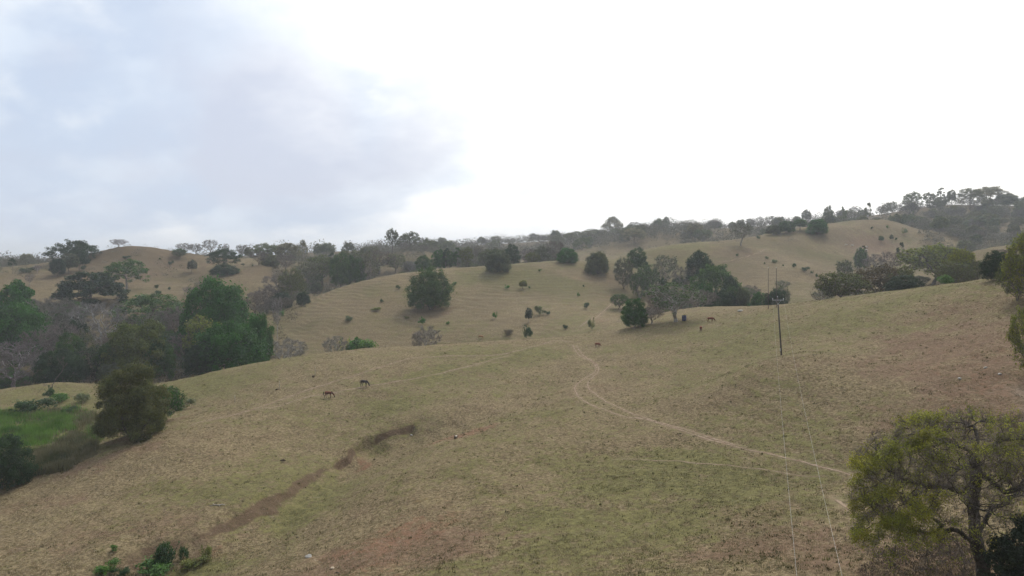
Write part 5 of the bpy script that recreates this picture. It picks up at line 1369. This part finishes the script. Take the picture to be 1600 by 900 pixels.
# ---------------------------------------------------------------- cattle and horses
M_HAIR = make_plain('black_hair', (0.018, 0.014, 0.012), 0.8, 0.2, 0.2); M_HORN = make_plain('horn', (0.35, 0.3, 0.22), 0.5, 0.3, 0.15)
def coat(name, a, b_, legs):
    b = MatB(name); n = b.noise(1.6, 4.0, 0.6, b.objco()); s = b.n('ShaderNodeSeparateXYZ'); b.set(s.inputs[0], b.objco())
    c = b.mix(b.mr(n, 0.35, 0.65), a, b_); c = b.mix(b.mr(s.outputs['Z'], 0.35, 0.75), legs, c)
    return b.surf(b.bsdf(c, 0.7, 0.2).outputs[0])
def skin_mesh(name, chain, mat, parent):
    """chain: {key: (x, y, z, rx, ry, parent key)}; one continuous skinned body"""
    ks = list(chain); me = bpy.data.meshes.new(name); ix = {k: i for i, k in enumerate(ks)}
    me.from_pydata([chain[k][:3] for k in ks], [(ix[chain[k][5]], i) for i, k in enumerate(ks) if chain[k][5]], [])
    o = link(name, me, parent); me.materials.append(mat)
    o.modifiers.new('Skin', 'SKIN'); sub = o.modifiers.new('Subdivision', 'SUBSURF'); sub.levels = 1; sub.render_levels = 2
    sv = me.skin_vertices[0].data
    for k in ks: sv[ix[k]].radius = chain[k][3:5]; sv[ix[k]].use_root = chain[k][5] is None
    for p in o.modifiers: p.show_viewport = True
    o.modifiers['Skin'].use_smooth_shade = True
    return o
def animal(name, cat, label, group, px, py, dmin, rz, scale, mat, horse, head_down=True):
    x, y, z = ground_hit(px, py, dmin, hf=height)
    r = empty(name, (x, y, z), rz, (scale,) * 3); tag(r, label, cat, group)
    c = {}
    if horse:
        c['pelvis'] = (-.48, 0, 1.24, .27, .29, None); c['rump'] = (-.74, 0, 1.2, .2, .24, 'pelvis'); c['belly'] = (-.02, 0, 1.14, .27, .28, 'pelvis'); c['chest'] = (.42, 0, 1.17, .25, .30, 'belly')
        c['neck_base'] = (.72, 0, 1.16, .14, .23, 'chest'); c['neck'] = (.98, 0, .92, .11, .17, 'neck_base'); c['poll'] = (1.2, 0, .66, .10, .125, 'neck'); c['cheek'] = (1.27, 0, .46, .085, .12, 'poll'); c['muzzle'] = (1.32, 0, .16, .06, .07, 'cheek')
        hip, sho, tz = -.58, .45, 1.0
    else:
        c['pelvis'] = (-.5, 0, 1.06, .29, .28, None); c['rump'] = (-.82, 0, 1.07, .2, .2, 'pelvis'); c['belly'] = (0, 0, .98, .33, .33, 'pelvis'); c['chest'] = (.48, 0, 1.02, .26, .33, 'belly')
        c['withers'] = (.5, 0, 1.25, .1, .12, 'chest'); c['neck'] = (.86, 0, .92, .13, .2, 'chest'); c['poll'] = (1.12, 0, .72, .12, .13, 'neck'); c['cheek'] = (1.2, 0, .5, .10, .12, 'poll'); c['muzzle'] = (1.27, 0, .24, .085, .085, 'cheek')
        hip, sho, tz = -.66, .46, .85
    for s, n in ((-1, 'off'), (1, 'near')):
        f = (0.12 if s > 0 else -0.08); w = .17
        c[n + 'hip'] = (hip, s * w, tz, .12, .2, 'pelvis'); c[n + 'stifle'] = (hip + .13 + f, s * w, tz - .28, .08, .13, n + 'hip'); c[n + 'hock'] = (hip - .10 + f, s * w, tz - .52, .05, .065, n + 'stifle'); c[n + 'hindfetlock'] = (hip - .06 + f, s * w, .13, .04, .045, n + 'hock'); c[n + 'hindhoof'] = (hip + f, s * w, .03, .055, .06, n + 'hindfetlock')
        f = -f * 0.8
        c[n + 'shoulder'] = (sho + .05, s * w, tz - .02, .10, .16, 'chest'); c[n + 'elbow'] = (sho, s * w, tz - .26, .07, .10, n + 'shoulder'); c[n + 'knee'] = (sho + .05 + f, s * w, tz - .54, .05, .06, n + 'elbow'); c[n + 'forefetlock'] = (sho + .03 + f, s * w, .13, .04, .045, n + 'knee'); c[n + 'forehoof'] = (sho + .09 + f, s * w, .03, .055, .06, n + 'forefetlock')
        p = c['poll']
        if horse: c[n + 'ear'] = (p[0] + .03, s * .07, p[2] + .12, .028, .03, 'poll'); c[n + 'eartip'] = (p[0] + .06, s * .09, p[2] + .22, .012, .015, n + 'ear')
        else: c[n + 'ear'] = (p[0] - .02, s * .17, p[2] + .04, .03, .05, 'poll'); c[n + 'eartip'] = (p[0] - .04, s * .32, p[2] - .02, .025, .035, n + 'ear')
    skin_mesh('body', c, mat, r)
    if horse:
        part('tail', cyl([(-.92, 0, 1.25), (-1.02, 0, 1.1), (-1.04, .03, .8), (-1.0, .02, .45)], (.05, .075, .085, .02), 8), M_HAIR, r)
        part('mane', cyl([(.62, 0, 1.40), (.85, 0, 1.20), (1.08, 0, .92), (1.22, 0, .78)], (.05, .075, .07, .03), 7), M_HAIR, r)
    else:
        part('tail', cyl([(-1.0, 0, 1.15), (-1.08, 0, .95), (-1.07, .02, .55), (-1.06, .02, .38), (-1.05, .02, .25)], (.035, .03, .022, .05, .015), 7), mat, r)
        for s in (-1, 1): part('horn', cyl([(1.1, s * .08, .82), (1.1, s * .2, .9), (1.14, s * .25, 1.03)], (.035, .03, .01), 6), M_HORN, r)
    return r
M_BAY = coat('bay_coat', (0.10, 0.036, 0.02), (0.22, 0.08, 0.045), (0.03, 0.018, 0.014)); M_DARK = coat('dark_coat', (0.022, 0.017, 0.015), (0.05, 0.04, 0.036), (0.012, 0.01, 0.009))
M_RED = coat('red_coat', (0.15, 0.042, 0.02), (0.24, 0.08, 0.038), (0.12, 0.04, 0.022)); M_TAN = coat('tan_coat', (0.36, 0.19, 0.09), (0.42, 0.25, 0.14), (0.3, 0.17, 0.09)); M_WHITE = coat('white_coat', (0.62, 0.6, 0.55), (0.72, 0.7, 0.66), (0.5, 0.48, 0.44))
animal('horse', 'horse', 'bay horse with reddish back grazing on the slope, lower of the two horses', 'horses grazing below the crest', 513, 622, 110, R(-8), 1.02, M_BAY, True)
animal('horse', 'horse', 'blackish horse grazing on the slope, upper of the two horses', 'horses grazing below the crest', 569, 604, 110, R(-22), 1.0, M_DARK, True)
animal('cow', 'cow', 'red brown cow grazing side-on near the crest by the water drum', 'cattle on the hills', 1110, 503, 150, R(6), 1.02, M_RED, False)
animal('cow', 'cow', 'red brown cow seen end-on just below the side-on grazing cow', 'cattle on the hills', 1095, 517, 150, R(78), 0.95, M_RED, False)
animal('cow', 'cow', 'red brown cow beside the footpath where it crosses the crest', 'cattle on the hills', 934, 542, 150, R(-42), 0.85, M_RED, False)
animal('cow', 'cow', 'light tan cow at the foot of the middle hill beyond the crest', 'cattle on the hills', 751, 529, 225, R(-25), 0.95, M_TAN, False)
for px, py, rz, lab in ((1322, 384, 10, 'white cow on the far slope, nearest the lone dome tree'), (1332, 385, 175, 'white cow on the far slope, second along from the lone dome tree'), (1354, 387, 15, 'white cow on the far slope, just over the slim dark tree'), (1354, 392, 170, 'white cow on the far slope, lowest of the white ones')):
    animal('cow', 'cow', lab, 'cattle on the hills', px, py, 380, R(rz), 0.8, M_WHITE, False)

# ---------------------------------------------------------------- the air
def haze():
    m = bpy.data.materials.new('haze'); m.use_nodes = True; t = m.node_tree; t.nodes.clear()
    o = t.nodes.new('ShaderNodeOutputMaterial'); p = t.nodes.new('ShaderNodeVolumePrincipled')
    p.inputs['Color'].default_value = (0.86, 0.92, 1.0, 1); p.inputs['Density'].default_value = HAZE; p.inputs['Anisotropy'].default_value = 0.25
    t.links.new(p.outputs[0], o.inputs['Volume'])
    gz = [o_ for o_ in C.objects if o_.name.startswith('ground')][0].data
    a = np.empty(len(gz.vertices) * 3, np.float32); gz.vertices.foreach_get('co', a); zmin = float(a[2::3].min()) - 1.0
    v, q = box((0, 0, 0), (29000, 29000, 2)); v[:, 2] = np.where(v[:, 2] < 0, zmin, 92.0)
    tag(link('haze', new_mesh('haze', v, q, m)), 'thin pale haze filling the air over the hills', 'haze', kind='stuff')
HAZE = 0.00023
haze()
